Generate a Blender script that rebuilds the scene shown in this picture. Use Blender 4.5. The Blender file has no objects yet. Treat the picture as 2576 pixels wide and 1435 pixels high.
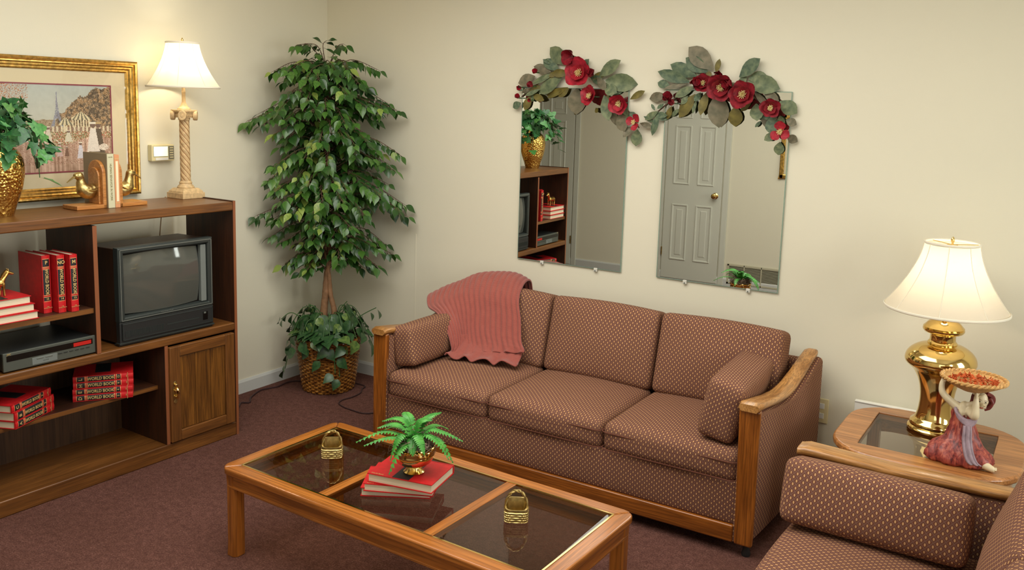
import bpy, bmesh, math, random
import numpy as np
from mathutils import Vector, Matrix, Euler
random.seed(7)
SC = bpy.context.scene
COL = SC.collection
PI = math.pi

# ---------------------------------------------------------------- camera
cam_d = bpy.data.cameras.new('camera'); cam = bpy.data.objects.new('camera', cam_d); COL.objects.link(cam)
_p, _r, _y = -0.145473, 0.02920, 2.12410
_f = Vector((math.cos(_p)*math.cos(_y), math.cos(_p)*math.sin(_y), math.sin(_p)))
_rt = Vector((math.sin(_y), -math.cos(_y), 0)); _up = _rt.cross(_f)
_R = math.cos(_r)*_rt+math.sin(_r)*_up; _U = -math.sin(_r)*_rt+math.cos(_r)*_up
cam.matrix_world = Matrix(((_R.x, _U.x, -_f.x, 4.2083), (_R.y, _U.y, -_f.y, -4.4172), (_R.z, _U.z, -_f.z, 1.84), (0, 0, 0, 1)))
cam_d.sensor_width = 36; cam_d.lens = 2224.7/2576*36; cam_d.shift_y = -131.0/2576; cam_d.clip_start = .05
SC.camera = cam
# ---------------------------------------------------------------- exposure, world, daylight
SC.view_settings.view_transform = 'Standard'; SC.view_settings.look = 'None'
SC.view_settings.exposure = 0.56; SC.view_settings.gamma = 1; SC.view_settings.use_curve_mapping = False
SC.cycles.max_bounces = 8; SC.cycles.diffuse_bounces = 4; SC.cycles.glossy_bounces = 5; SC.cycles.transmission_bounces = 6
SC.cycles.transparent_max_bounces = 10; SC.cycles.sample_clamp_indirect = 6; SC.cycles.caustics_reflective = False; SC.cycles.caustics_refractive = False
SC.cycles.use_adaptive_sampling = True; SC.cycles.adaptive_threshold = 0.02
SC.cycles.use_denoising = True
W = bpy.data.worlds.new('sky'); SC.world = W; W.use_nodes = True
W.node_tree.nodes['Background'].inputs[0].default_value = (.80, .90, 1.0, 1); W.node_tree.nodes['Background'].inputs[1].default_value = 1.2

def area(name, loc, rot, sx, sy, power, color):
    d = bpy.data.lights.new(name, 'AREA'); d.shape = 'RECTANGLE'; d.size = sx; d.size_y = sy; d.energy = power; d.color = color
    o = bpy.data.objects.new(name, d); COL.objects.link(o); o.location = loc; o.rotation_euler = rot
    return o
# daylight through the two windows in the right wall and the wide one in the front wall
area('window_daylight', (5.90, -1.05, 1.55), (0, math.radians(90), 0), 1.3, .8, 21, (1.0, .99, .94))
area('window_daylight', (5.90, -2.75, 1.55), (0, math.radians(90), 0), 1.3, .8, 26, (1.0, .99, .94))
area('window_daylight', (4.75, -4.80, 1.5), (math.radians(90), 0, 0), 1.3, 1.5, 5, (1.0, .99, .94))
# fill light added under the ceiling to brighten the room; no known fixture
area('ceiling_light', (2.2, -2.2, 2.72), (0, 0, 0), 2.6, 2.4, 62, (1.0, .98, .92))
# ---------------------------------------------------------------- colour and node helpers
def lin(c): return c/12.92 if c <= .04045 else ((c+.055)/1.055)**2.4
def rgb(r, g, b): return (lin(r/255), lin(g/255), lin(b/255), 1)
class NT:
    def __init__(s, name):
        s.m = bpy.data.materials.new(name); s.m.use_nodes = True; s.t = s.m.node_tree; s.n = s.t.nodes
        s.b = s.n['Principled BSDF']; s.out = s.n['Material Output']
    def node(s, ty, **kw):
        n = s.n.new(ty)
        for k, v in kw.items(): setattr(n, k, v)
        return n
    def link(s, a, b): s.t.links.new(a, b)
    def val(s, sock, v):
        if isinstance(v, bpy.types.NodeSocket): s.link(v, sock)
        else: sock.default_value = v
    def math(s, op, a, b=None, c=None, clamp=False):
        n = s.node('ShaderNodeMath', operation=op, use_clamp=clamp); s.val(n.inputs[0], a)
        if b is not None: s.val(n.inputs[1], b)
        if c is not None: s.val(n.inputs[2], c)
        return n.outputs[0]
    def coords(s, kind='Object', scale=(1, 1, 1), rot=(0, 0, 0), loc=(0, 0, 0)):
        t = s.node('ShaderNodeTexCoord'); m = s.node('ShaderNodeMapping')
        m.inputs['Scale'].default_value = scale; m.inputs['Rotation'].default_value = rot; m.inputs['Location'].default_value = loc
        s.link(t.outputs[kind], m.inputs[0]); return m.outputs[0]
    def noise(s, vec, scale=5, detail=3, rough=.5, dist=0):
        n = s.node('ShaderNodeTexNoise'); s.link(vec, n.inputs['Vector']); n.inputs['Scale'].default_value = scale
        n.inputs['Detail'].default_value = detail; n.inputs['Roughness'].default_value = rough; n.inputs['Distortion'].default_value = dist
        return n.outputs[0]
    def ramp(s, fac, stops, interp='LINEAR'):
        n = s.node('ShaderNodeValToRGB'); n.color_ramp.interpolation = interp; s.link(fac, n.inputs[0])
        e = n.color_ramp.elements
        while len(e) < len(stops): e.new(.5)
        for i, (p, c) in enumerate(stops): e[i].position = p; e[i].color = c
        return n.outputs[0]
    def mix(s, fac, a, b, mode='MIX'):
        n = s.node('ShaderNodeMix', data_type='RGBA', blend_type=mode); s.val(n.inputs[0], fac); s.val(n.inputs[6], a); s.val(n.inputs[7], b)
        return n.outputs[2]
    def bump(s, h, strength=.2, dist=.01):
        n = s.node('ShaderNodeBump'); n.inputs['Strength'].default_value = strength; n.inputs['Distance'].default_value = dist
        s.link(h, n.inputs['Height']); s.link(n.outputs[0], s.b.inputs['Normal'])
    def set(s, **kw):
        for k, v in kw.items(): s.val(s.b.inputs[k.replace('_', ' ')], v)
        return s
MATS = {}
def plain(name, col, rough=.5, metal=0, spec=.5, var=0, vscale=30, bump=0, coat=0):
    if name in MATS: return MATS[name]
    t = NT(name); t.set(Roughness=rough, Metallic=metal); t.b.inputs['Specular IOR Level'].default_value = spec
    t.b.inputs['Coat Weight'].default_value = coat
    if var or bump:
        f = t.noise(t.coords('Object'), vscale, 3)
        if var: t.set(Base_Color=t.ramp(f, [(.3, tuple(c*(1-var) for c in col[:3])+(1,)), (.7, tuple(min(1, c*(1+var)) for c in col[:3])+(1,))]))
        else: t.set(Base_Color=col)
        if bump: t.bump(f, bump, .004)
    else: t.set(Base_Color=col)
    MATS[name] = t.m; return t.m
def wood(name, dark, light, axis='x', scale=1.0, rough=.35, coat=.0, contrast=1.0):
    key = name+'_'+axis
    if key in MATS: return MATS[key]
    t = NT(key); k = {'x': (1.2, 14, 14), 'y': (14, 1.2, 14), 'z': (14, 14, 1.2)}[axis]
    v = t.coords('Object', tuple(a*scale for a in k)); v2 = t.coords('Object', tuple(a*scale*(6 if a > 2 else 2) for a in k))
    f = t.noise(v, 1.6, 5, .55, 1.2); g = t.noise(v2, 2.2, 3, .6)
    c = t.ramp(f, [(.30, dark), (.5, tuple((a+b)/2 for a, b in zip(dark, light))), (.68, light)])
    c = t.mix(t.ramp(g, [(.42, (.55*contrast, .55*contrast, .55*contrast, 1)), (.55, (0, 0, 0, 1))]), c, tuple(a*.45 for a in dark[:3])+(1,))
    t.set(Base_Color=c, Roughness=rough); t.b.inputs['Coat Weight'].default_value = coat; t.b.inputs['Coat Roughness'].default_value = .15
    t.bump(g, .06, .002); MATS[key] = t.m; return t.m
# ---------------------------------------------------------------- mesh helpers
class MB:
    def __init__(s): s.v = []; s.f = []; s.uv = []; s.sm = []; s.mi = []; s.M = Matrix.Identity(4); s.cm = 0
    def add(s, vs, fs, smooth=False, uvs=None):
        b = len(s.v); s.v += [tuple(s.M @ Vector(p)) for p in vs]
        for i, f in enumerate(fs):
            s.f.append([b+k for k in f]); s.sm.append(smooth); s.mi.append(s.cm); s.uv.append(uvs[i] if uvs else None)
        return s
    def box(s, x0, x1, y0, y1, z0, z1):
        return s.add([(x0, y0, z0), (x1, y0, z0), (x1, y1, z0), (x0, y1, z0), (x0, y0, z1), (x1, y0, z1), (x1, y1, z1), (x0, y1, z1)],
                     [(0, 3, 2, 1), (4, 5, 6, 7), (0, 1, 5, 4), (1, 2, 6, 5), (2, 3, 7, 6), (3, 0, 4, 7)])
    def grid(s, P, smooth=True, closed_u=False, closed_v=False, uvs=None):
        n, m = len(P), len(P[0]); vs = [p for r in P for p in r]; fs = []; uu = []
        for i in range(n-(0 if closed_u else 1)):
            for j in range(m-(0 if closed_v else 1)):
                a, b = i, (i+1) % n; c, d = j, (j+1) % m
                fs.append((a*m+c, a*m+d, b*m+d, b*m+c))
                if uvs: uu.append([uvs[a][c], uvs[a][d], uvs[b][d], uvs[b][c]])
        return s.add(vs, fs, smooth, uu if uvs else None)
    def lathe(s, prof, seg=32, c=(0, 0, 0), smooth=True, cap=True):
        P = [[(c[0]+r*math.cos(2*PI*j/seg), c[1]+r*math.sin(2*PI*j/seg), c[2]+z) for j in range(seg)] for r, z in prof]
        s.grid(P, smooth, closed_v=True)
        if cap:
            if prof[0][0] > 1e-4: s.add(P[0], [tuple(range(seg-1, -1, -1))])
            if prof[-1][0] > 1e-4: s.add(P[-1], [tuple(range(seg))])
        return s
    def tube(s, path, r, seg=8, closed=False, smooth=True, cap=True, flat=1.0):
        path = [Vector(p) for p in path]; n = len(path); rs = r if isinstance(r, (list, tuple)) else [r]*n
        rings = []; up = None
        for i, p in enumerate(path):
            a = path[i-1] if (i > 0 or closed) else p; b = path[(i+1) % n] if (i < n-1 or closed) else p
            t = (b-a).normalized()
            if up is None: up = Vector((0, 0, 1)) if abs(t.z) < .9 else Vector((1, 0, 0))
            u = (up-t*up.dot(t)).normalized(); up = u; w = t.cross(u)
            rings.append([tuple(p+rs[i]*(flat*math.cos(2*PI*j/seg)*u+math.sin(2*PI*j/seg)*w)) for j in range(seg)])
        s.grid(rings, smooth, closed_u=closed, closed_v=True)
        if cap and not closed:
            s.add(rings[0], [tuple(range(seg))]); s.add(rings[-1], [tuple(range(seg-1, -1, -1))])
        return s
    def prism(s, poly, a0, a1, axis='z', smooth=False):
        def P(p, a): return {'z': (p[0], p[1], a), 'y': (p[0], a, p[1]), 'x': (a, p[0], p[1])}[axis]
        n = len(poly); vs = [P(p, a0) for p in poly]+[P(p, a1) for p in poly]
        s.add(vs, [tuple(range(n-1, -1, -1)), tuple(range(n, 2*n))])
        s.add(vs, [(i, (i+1) % n, n+(i+1) % n, n+i) for i in range(n)], smooth); return s
    def build(s, name, mat, parent=None, bevel=0, seg=2, angle=40, mesh_only=False):
        me = bpy.data.meshes.new(name); me.from_pydata(s.v, [], s.f)
        mats = mat if isinstance(mat, (list, tuple)) else [mat]
        for m in mats: me.materials.append(m)
        me.polygons.foreach_set('use_smooth', s.sm); me.polygons.foreach_set('material_index', s.mi)
        uvl = me.uv_layers.new(name='UVMap'); data = []
        for pi, p in enumerate(me.polygons):
            u = s.uv[pi]
            if u: data += [c for q in u for c in q]
            else:
                n = p.normal; ax = max(range(3), key=lambda k: abs(n[k]))
                for vi in p.vertices:
                    co = s.v[vi]; data += (co[1], co[2]) if ax == 0 else (co[0], co[2]) if ax == 1 else (co[0], co[1])
        uvl.data.foreach_set('uv', data)
        bm = bmesh.new(); bm.from_mesh(me); bmesh.ops.remove_doubles(bm, verts=bm.verts, dist=1e-5); bmesh.ops.recalc_face_normals(bm, faces=bm.faces); bm.to_mesh(me); bm.free()
        if any(s.sm): me.set_sharp_from_angle(angle=math.radians(angle))
        if mesh_only: return me
        o = bpy.data.objects.new(name, me); COL.objects.link(o)
        if parent: o.parent = parent
        if bevel:
            b = o.modifiers.new('bevel', 'BEVEL'); b.width = bevel; b.segments = seg; b.limit_method = 'ANGLE'; b.angle_limit = math.radians(35)
        return o
def box(x0, x1, y0, y1, z0, z1): return MB().box(x0, x1, y0, y1, z0, z1)
def thing(name, label, cat, loc=(0, 0, 0), rz=0, group=None):
    o = bpy.data.objects.new(name, None); COL.objects.link(o); o.empty_display_size = .05
    o.location = loc; o.rotation_euler = (0, 0, rz); return tag(o, label, cat, group)
def tag(o, label=None, cat=None, group=None, kind=None):
    if label: o['label'] = label
    if cat: o['category'] = cat
    if group: o['group'] = group
    if kind: o['kind'] = kind
    return o
def struct(o, label=None): o['kind'] = 'structure'; return tag(o, label)
def place(o, loc=(0, 0, 0), rz=0, rx=0, ry=0): o.location = loc; o.rotation_euler = (rx, ry, rz); return o
def inst(name, me, parent, M=None):
    o = bpy.data.objects.new(name, me); COL.objects.link(o)
    if parent: o.parent = parent
    if M is not None: o.matrix_basis = M
    return o
def text(body, size, M, mat, parent, name='lettering', ext=.0004, sx=1.0, align='CENTER', bold=0.0, ch=None):
    cu = bpy.data.curves.new('t', 'FONT'); cu.body = body; cu.size = size; cu.extrude = ext; cu.align_x = align; cu.align_y = 'CENTER'; cu.resolution_u = 2; cu.offset = bold
    tmp = bpy.data.objects.new('t', cu); COL.objects.link(tmp); dg = bpy.context.evaluated_depsgraph_get()
    me = bpy.data.meshes.new_from_object(tmp.evaluated_get(dg)); bpy.data.objects.remove(tmp)
    me.name = name; me.materials.clear(); me.materials.append(mat)
    me.transform(Matrix.Diagonal((sx, 1, 1, 1)))
    return inst(name, me, parent, M)
def frame_m(o, x, y, z=None):
    x = Vector(x).normalized(); y = Vector(y); y = (y-x*y.dot(x)).normalized(); z = x.cross(y)
    return Matrix(((x.x, y.x, z.x, o[0]), (x.y, y.y, z.y, o[1]), (x.z, y.z, z.z, o[2]), (0, 0, 0, 1)))
def stations(h, r, n):
    a = [-h, -h+r*.12, -h+r*.4, -h+r]; k = [-h+r+(2*h-2*r)*i/n for i in range(1, n)]
    return a+k+[h-r, h-r*.4, h-r*.12, h]
def cushion_mb(w, d, h, r=.04, puff=(.0, .0, .0), n=6, fn=None, mb=None, c=(0, 0, 0), uvrot=False):
    """rounded, puffed box; UVs are metric on each panel"""
    mb = mb or MB(); H = (w/2, d/2, h/2); r = min(r, min(H)*.98)
    def pt(q):
        p = [max(-(H[i]-r), min(H[i]-r, q[i])) for i in range(3)]; dv = Vector([q[i]-p[i] for i in range(3)])
        L = dv.length
        if L > 1e-9: dv = dv/L*r
        p = [p[i]+dv[i] for i in range(3)]; t = [q[i]/H[i] for i in range(3)]
        for i in range(3):
            j, k = (i+1) % 3, (i+2) % 3
            p[i] += puff[i]*t[i]*(1-t[j]**2)*(1-t[k]**2)
        p = Vector(p)
        if fn: p = Vector(fn(p, t))
        return (p[0]+c[0], p[1]+c[1], p[2]+c[2])
    for ax in range(3):
        j, k = [(1, 2), (0, 2), (0, 1)][ax]; A = stations(H[j], r, n); B = stations(H[k], r, n)
        for sg in (-1, 1):
            P = []; U = []
            for a in A:
                row = []; ur = []
                for b in B:
                    q = [0, 0, 0]; q[ax] = sg*H[ax]; q[j] = a; q[k] = b; row.append(pt(q)); ur.append((a, b) if not uvrot else (b, a))
                P.append(row); U.append(ur)
            mb.grid(P, True, uvs=U)
    return mb
def edge_loop(w, d, z, r, fn=None, seg=6, H=None):
    """rounded rectangle path, in the cushion's own space, for piping"""
    pts = []
    for (cx, cy, a0) in ((w/2-r, d/2-r, 0), (-w/2+r, d/2-r, 90), (-w/2+r, -d/2+r, 180), (w/2-r, -d/2+r, 270)):
        for i in range(seg+1):
            a = math.radians(a0+90*i/seg); pts.append([cx+r*math.cos(a), cy+r*math.sin(a), z])
    out = []
    for i in range(len(pts)):
        a, b = pts[i], pts[(i+1) % len(pts)]; out.append(a); L = math.dist(a, b)
        for k in range(1, int(L/.06)+1): t = k/(int(L/.06)+1); out.append([a[q]+(b[q]-a[q])*t for q in range(3)])
    if fn: out = [tuple(fn(Vector(p), [p[0]/(w/2), p[1]/(d/2), p[2]/(H/2) if H else 0])) for p in out]
    return out
def catmull(P, n):
    P = [Vector(p) for p in P]; out = []
    for i in range(len(P)-1):
        p0 = P[max(i-1, 0)]; p1 = P[i]; p2 = P[i+1]; p3 = P[min(i+2, len(P)-1)]
        for k in range(n):
            t = k/n; out.append(.5*((2*p1)+(p2-p0)*t+(2*p0-5*p1+4*p2-p3)*t*t+(3*p1-p0-3*p2+p3)*t**3))
    out.append(P[-1]); return out
def leaf_mesh(name, mat, shape, fold=.18, droop=.25, n=6):
    """leaf of length 1 along +X, shape = half widths at equally spaced stations, normal +Z"""
    mb = MB(); m = len(shape)-1; P = []
    for i, w in enumerate(shape):
        t = i/m; z = -droop*t*t
        P.append([(t, -w, z+w*fold), (t, -w*.5, z+w*fold*.45), (t, 0, z), (t, w*.5, z+w*fold*.45), (t, w, z+w*fold)])
    mb.grid(P, True); return mb.build(name, mat, mesh_only=True, angle=80)
def leaf_M(base, d, nrm, L, wscale=1.0):
    d = Vector(d).normalized(); nrm = Vector(nrm); z = (nrm-d*nrm.dot(d)).normalized(); y = z.cross(d)
    return Matrix(((d.x*L, y.x*L*wscale, z.x*L, base[0]), (d.y*L, y.y*L*wscale, z.y*L, base[1]), (d.z*L, y.z*L*wscale, z.z*L, base[2]), (0, 0, 0, 1)))
# ---------------------------------------------------------------- materials
def m_wall(name, col):
    t = NT(name); f = t.noise(t.coords('Object'), 140, 2); t.set(Base_Color=col, Roughness=.85); t.b.inputs['Specular IOR Level'].default_value = .25
    t.bump(f, .05, .003); return t.m
M_WALL = m_wall('wall_paint', rgb(224, 218, 196)); M_CEIL = m_wall('ceiling_paint', rgb(236, 232, 220))
M_TRIM = plain('trim_paint', rgb(205, 206, 200), .45)
M_DOOR = plain('door_paint', rgb(206, 206, 192), .45)
def m_carpet():
    t = NT('carpet'); v = t.coords('Object'); a = t.noise(v, 3.2, 3, .6); b = t.noise(v, 150, 3, .8); c = t.noise(v, 34, 4, .8)
    col = t.ramp(b, [(.25, rgb(76, 46, 40)), (.5, rgb(124, 84, 74)), (.75, rgb(168, 126, 112))])
    col = t.mix(t.ramp(c, [(.36, (.55, .55, .55, 1)), (.62, (0, 0, 0, 1))]), col, rgb(72, 42, 38))
    col = t.mix(t.ramp(a, [(.35, (.22, .22, .22, 1)), (.65, (0, 0, 0, 1))]), col, rgb(90, 58, 44))
    t.set(Base_Color=col, Roughness=.95); t.b.inputs['Specular IOR Level'].default_value = .1; t.bump(b, .9, .012); return t.m
M_CARPET = m_carpet()
def m_fabric():
    t = NT('upholstery'); v = t.coords('UV', (1/.0225, 1/.0235, 1)); sp = t.node('ShaderNodeSeparateXYZ'); t.link(v, sp.inputs[0])
    x, y = sp.outputs[0], sp.outputs[1]
    def cell(off):
        fx = t.math('SUBTRACT', t.math('FRACT', t.math('ADD', x, off)), .5); fy = t.math('SUBTRACT', t.math('FRACT', t.math('ADD', y, off)), .5)
        ax, ay = t.math('ABSOLUTE', fx), t.math('ABSOLUTE', fy)
        d = t.math('SQRT', t.math('ADD', t.math('POWER', t.math('MULTIPLY', ax, 1.45), 2), t.math('POWER', t.math('MULTIPLY', ay, .85), 2)))
        return d, t.math('ADD', ax, ay)
    d1, l1 = cell(0.0); d2, l2 = cell(.5); d = t.math('MINIMUM', d1, d2); l = t.math('ABSOLUTE', t.math('SUBTRACT', l1, .5))
    n = t.noise(t.coords('UV'), 900, 2, .6); nn = t.noise(t.coords('UV'), 7, 2)
    base = t.ramp(n, [(.3, rgb(92, 50, 40)), (.7, rgb(132, 80, 62))])
    base = t.mix(t.ramp(l, [(.06, (.75, .75, .75, 1)), (.13, (0, 0, 0, 1))]), base, rgb(122, 96, 86))
    base = t.mix(t.ramp(d, [(.22, (.65, .65, .65, 1)), (.29, (0, 0, 0, 1))]), base, rgb(74, 40, 36))
    base = t.mix(t.ramp(d, [(.15, (.95, .95, .95, 1)), (.21, (0, 0, 0, 1))]), base, rgb(206, 162, 114))
    base = t.mix(t.ramp(nn, [(.4, (0, 0, 0, 1)), (.7, (.16, .16, .16, 1))]), base, rgb(118, 84, 60))
    t.set(Base_Color=base, Roughness=.9); t.b.inputs['Specular IOR Level'].default_value = .15; t.bump(n, .25, .002); return t.m
M_FAB = m_fabric()
M_PIPE = plain('piping_cloth', rgb(104, 64, 50), .9, 0, .15, .25, 300)
def oak(ax): return wood('oak', rgb(118, 62, 14), rgb(172, 100, 34), ax, 1.0, .32, .25)
def oakL(ax): return wood('oak_lit', rgb(150, 98, 44), rgb(204, 150, 86), ax, 1.0, .34, .25)  # paler copy of the oak: light on the arm caps put into the colour
def tabw(ax): return wood('table_oak', rgb(150, 84, 26), rgb(188, 116, 48), ax, .6, .28, .35)
def etab(ax): return wood('end_table_oak', rgb(166, 106, 54), rgb(204, 142, 84), ax, .8, .3, .3)
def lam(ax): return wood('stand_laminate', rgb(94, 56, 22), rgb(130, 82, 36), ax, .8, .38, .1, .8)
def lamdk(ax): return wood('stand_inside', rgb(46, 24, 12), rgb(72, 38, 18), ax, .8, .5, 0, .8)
M_LAMB = wood('stand_back_panel', rgb(66, 42, 24), rgb(96, 66, 40), 'z', .7, .5, 0, .7)
M_EDGE = plain('edge_banding', rgb(136, 80, 48), .4)
M_DOORP = wood('stand_door', rgb(82, 48, 14), rgb(132, 84, 30), 'z', 1.3, .38, .1, 1.0)
M_BRASS = plain('polished_brass', rgb(232, 200, 128), .10, 1)
M_BRASSD = plain('aged_brass', rgb(196, 172, 112), .36, 1, .5, .25, 60)
M_GOLD = plain('gilt', rgb(216, 176, 100), .3, 1, .5, .3, 60, .3)
def m_hammered():
    t = NT('hammered_brass'); v = t.coords('Object'); n = t.node('ShaderNodeTexVoronoi'); t.link(v, n.inputs['Vector']); n.inputs['Scale'].default_value = 75
    t.set(Base_Color=rgb(230, 186, 100), Metallic=1.0, Roughness=.16); t.bump(n.outputs['Distance'], .75, .006); return t.m
M_HAM = m_hammered()
M_RED = plain('red_book_cloth', rgb(196, 30, 34), .42, 0, .4, .12, 40)
M_BLACK = plain('black_band', rgb(28, 32, 34), .45)
M_GOLDT = plain('gold_print', rgb(222, 190, 124), .4, .3)
def m_pages():
    t = NT('pages'); v = t.coords('Object', (1, 1, 900)); f = t.noise(v, 1, 1)
    t.set(Base_Color=t.ramp(f, [(.3, rgb(206, 190, 158)), (.7, rgb(238, 228, 202))]), Roughness=.8); return t.m
M_PAGE = m_pages()
M_BODY = plain('black_plastic', rgb(34, 36, 36), .4); M_BEZEL = plain('grey_bezel', rgb(50, 56, 54), .35, .2); M_SILV = plain('silver_trim', rgb(128, 134, 128), .3, .5)
M_TVW = wood('television_veneer', rgb(44, 24, 12), rgb(66, 38, 20), 'z', 1.2, .45, 0, .8)
M_SCREEN = plain('dark_screen_glass', rgb(78, 80, 74), .06, 0, .5, 0, 30, 0, .6)
M_MIRROR = plain('mirror_silvering', (.86, .88, .84, 1), .0, 1); M_MEDGE = plain('mirror_glass_edge', rgb(150, 176, 160), .15, .4)
M_CLIP = plain('clear_plastic_clip', rgb(214, 212, 200), .2)
M_CREAM = plain('cream_plastic', rgb(222, 208, 160), .4); M_WHITE = plain('white_plastic', rgb(232, 230, 220), .4)
M_CORD = plain('brown_cord', rgb(58, 34, 34), .6); M_CORDT = plain('tan_cord', rgb(150, 116, 70), .5)
def m_shade():
    t = NT('lampshade_cloth'); n = t.noise(t.coords('Object'), 300, 2)
    d = t.node('ShaderNodeBsdfDiffuse'); tr = t.node('ShaderNodeBsdfTranslucent'); mx = t.node('ShaderNodeMixShader')
    d.inputs[0].default_value = rgb(240, 232, 214); tr.inputs[0].default_value = rgb(255, 246, 222); mx.inputs[0].default_value = .5
    t.link(d.outputs[0], mx.inputs[1]); t.link(tr.outputs[0], mx.inputs[2]); t.link(mx.outputs[0], t.out.inputs[0]); return t.m
M_SHADE = m_shade()
M_SEAM = plain('shade_trim_cloth', rgb(232, 224, 204), .8)
def m_smoked(name, tint, rough=0.0):
    t = NT(name); tr = t.node('ShaderNodeBsdfTransparent'); gl = t.node('ShaderNodeBsdfGlossy'); fr = t.node('ShaderNodeFresnel'); mx = t.node('ShaderNodeMixShader')
    tr.inputs[0].default_value = tint; gl.inputs['Roughness'].default_value = rough; fr.inputs[0].default_value = 1.5
    g_ = t.node('ShaderNodeNewGeometry'); t.link(t.math('MULTIPLY', fr.outputs[0], t.math('SUBTRACT', 1.0, g_.outputs['Backfacing'])), mx.inputs[0]); t.link(tr.outputs[0], mx.inputs[1]); t.link(gl.outputs[0], mx.inputs[2]); t.link(mx.outputs[0], t.out.inputs[0]); return t.m
M_SMOKE = m_smoked('smoked_glass', (.80, .76, .68, 1)); M_PANE = m_smoked('window_glass', (.97, .98, .97, 1)); M_PICG = m_smoked('picture_glass', (.98, .98, .98, 1))
def m_leaf(name, a, b, rough=.4, vscale=6, edge=None):
    t = NT(name); f = t.noise(t.coords('Object'), vscale, 3); t.set(Base_Color=t.ramp(f, [(.3, a), (.7, b)]), Roughness=rough); return t.m
M_FIC = [m_leaf('ficus_leaf_dark', rgb(26, 56, 22), rgb(50, 90, 34), .3), m_leaf('ficus_leaf_mid', rgb(46, 86, 30), rgb(80, 120, 46), .3), m_leaf('ficus_leaf_light', rgb(96, 124, 50), rgb(142, 160, 74))]
M_POTH = m_leaf('pothos_leaf', rgb(30, 62, 38), rgb(62, 98, 50), .35, 5); M_POTHV = m_leaf('pothos_leaf_variegated', rgb(36, 74, 38), rgb(126, 150, 76), .35, 3)
M_IVY = [m_leaf('ivy_leaf_dark', rgb(22, 66, 36), rgb(44, 104, 50)), m_leaf('ivy_leaf', rgb(44, 108, 50), rgb(86, 146, 72))]
M_FERN = m_leaf('fern_leaf', rgb(42, 118, 40), rgb(84, 160, 62), .45, 30)
M_MAG = [m_leaf('magnolia_leaf', rgb(62, 80, 54), rgb(122, 130, 92), .6, 4), m_leaf('magnolia_leaf_mauve', rgb(84, 84, 62), rgb(128, 118, 94), .6, 4), m_leaf('magnolia_leaf_under', rgb(84, 76, 28), rgb(120, 108, 46), .6, 3), m_leaf('magnolia_leaf_dark', rgb(44, 70, 54), rgb(106, 120, 88), .6, 5)]
M_PETAL = [m_leaf('red_petal', rgb(122, 12, 28), rgb(178, 30, 48), .6, 4), m_leaf('dark_red_petal', rgb(92, 8, 20), rgb(148, 20, 36), .6, 4)]
M_STAM = plain('cream_stamen', rgb(230, 212, 150), .6)
M_STEM = plain('brown_twig', rgb(86, 62, 44), .7); M_TRUNK = plain('bark', rgb(140, 104, 74), .7, 0, .3, .28, 26, .5)
M_GSTEM = plain('green_stem', rgb(62, 96, 48), .6)
# ---------------------------------------------------------------- room
YB = -4.6; XR = 5.7; XA = -2.2; YL = -2.85; H = 2.75
o = box(XA-.1, XR+.1, YB-.1, .1, -.1, 0).build('floor', M_CARPET); struct(o, 'mauve brown cut pile carpet')
o = box(XA-.1, XR+.1, YB-.1, .1, H, H+.1).build('ceiling', M_CEIL); struct(o)
o = box(-.1, XR+.1, 0, .1, 0, H).build('wall_back', M_WALL); struct(o, 'cream wall with the two mirrors')
o = box(-.1, 0, YL, 0, 0, H).build('wall_left', M_WALL); struct(o, 'cream wall behind the entertainment stand')
o = box(XA-.1, -.1, YL, YL+.1, 0, H).build('wall_hall', M_WALL); struct(o)
o = box(XA-.1, XA, YB, YL, 0, H).build('wall_hall_end', M_WALL); struct(o)
# front wall with the wide window opening, right wall with two windows
def wall_x(name, y, th, x0, x1, opens):     # wall in a plane of constant y, openings (xa, xb, za, zb)
    mb = MB(); xs = x0
    for xa, xb, za, zb in opens:
        mb.box(xs, xa, y-th, y, 0, H); mb.box(xa, xb, y-th, y, 0, za); mb.box(xa, xb, y-th, y, zb, H); xs = xb
    mb.box(xs, x1, y-th, y, 0, H); return struct(mb.build(name, M_WALL))
def wall_y(name, x, th, y0, y1, opens):
    mb = MB(); ys = y0
    for ya, yb, za, zb in opens:
        mb.box(x, x+th, ys, ya, 0, H); mb.box(x, x+th, ya, yb, 0, za); mb.box(x, x+th, ya, yb, zb, H); ys = yb
    mb.box(x, x+th, ys, y1, 0, H); return struct(mb.build(name, M_WALL))
wall_x('wall_front', YB, .1, XA-.1, XR+.1, [(4.0, 5.5, .85, 2.15)])
wall_y('wall_right', XR, .1, YB-.1, .1, [(-3.15, -2.35, .9, 2.2), (-1.45, -.65, .9, 2.2)])
def window(name, M, w, z0, z1):
    t = bpy.data.objects.new(name, None); COL.objects.link(t); t.matrix_world = M; struct(t)
    h = z1-z0; zm = (z0+z1)/2
    mb = MB()
    mb.box(-w/2, -w/2+.05, -.06, .0, z0, z1); mb.box(w/2-.05, w/2, -.06, .0, z0, z1); mb.box(-w/2, w/2, -.06, .0, z0, z0+.05); mb.box(-w/2, w/2, -.06, .0, z1-.05, z1)
    mb.box(-w/2, w/2, -.05, -.01, zm-.025, zm+.025); mb.box(-.02, .02, -.05, -.01, z0, z1)
    mb.build('window_frame', M_TRIM, t, .004)
    box(-w/2-.07, w/2+.07, .0, .06, z0-.04, z0).build('window_sill', M_TRIM, t, .004)
    for sx in (-1, 1):
        box(sx*(w/2+.035)-.035, sx*(w/2+.035)+.035, .0, .02, z0, z1+.07).build('casing', M_TRIM, t, .004)
        for za, zb in ((z0+.05, zm-.025), (zm+.025, z1-.05)):
            xa, xb = (-w/2+.05, -.02) if sx < 0 else (.02, w/2-.05)
            box(xa, xb, -.034, -.030, za, zb).build('pane', M_PANE, t)
    box(-w/2, w/2, .0, .02, z1, z1+.07).build('casing', M_TRIM, t, .004)
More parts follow.
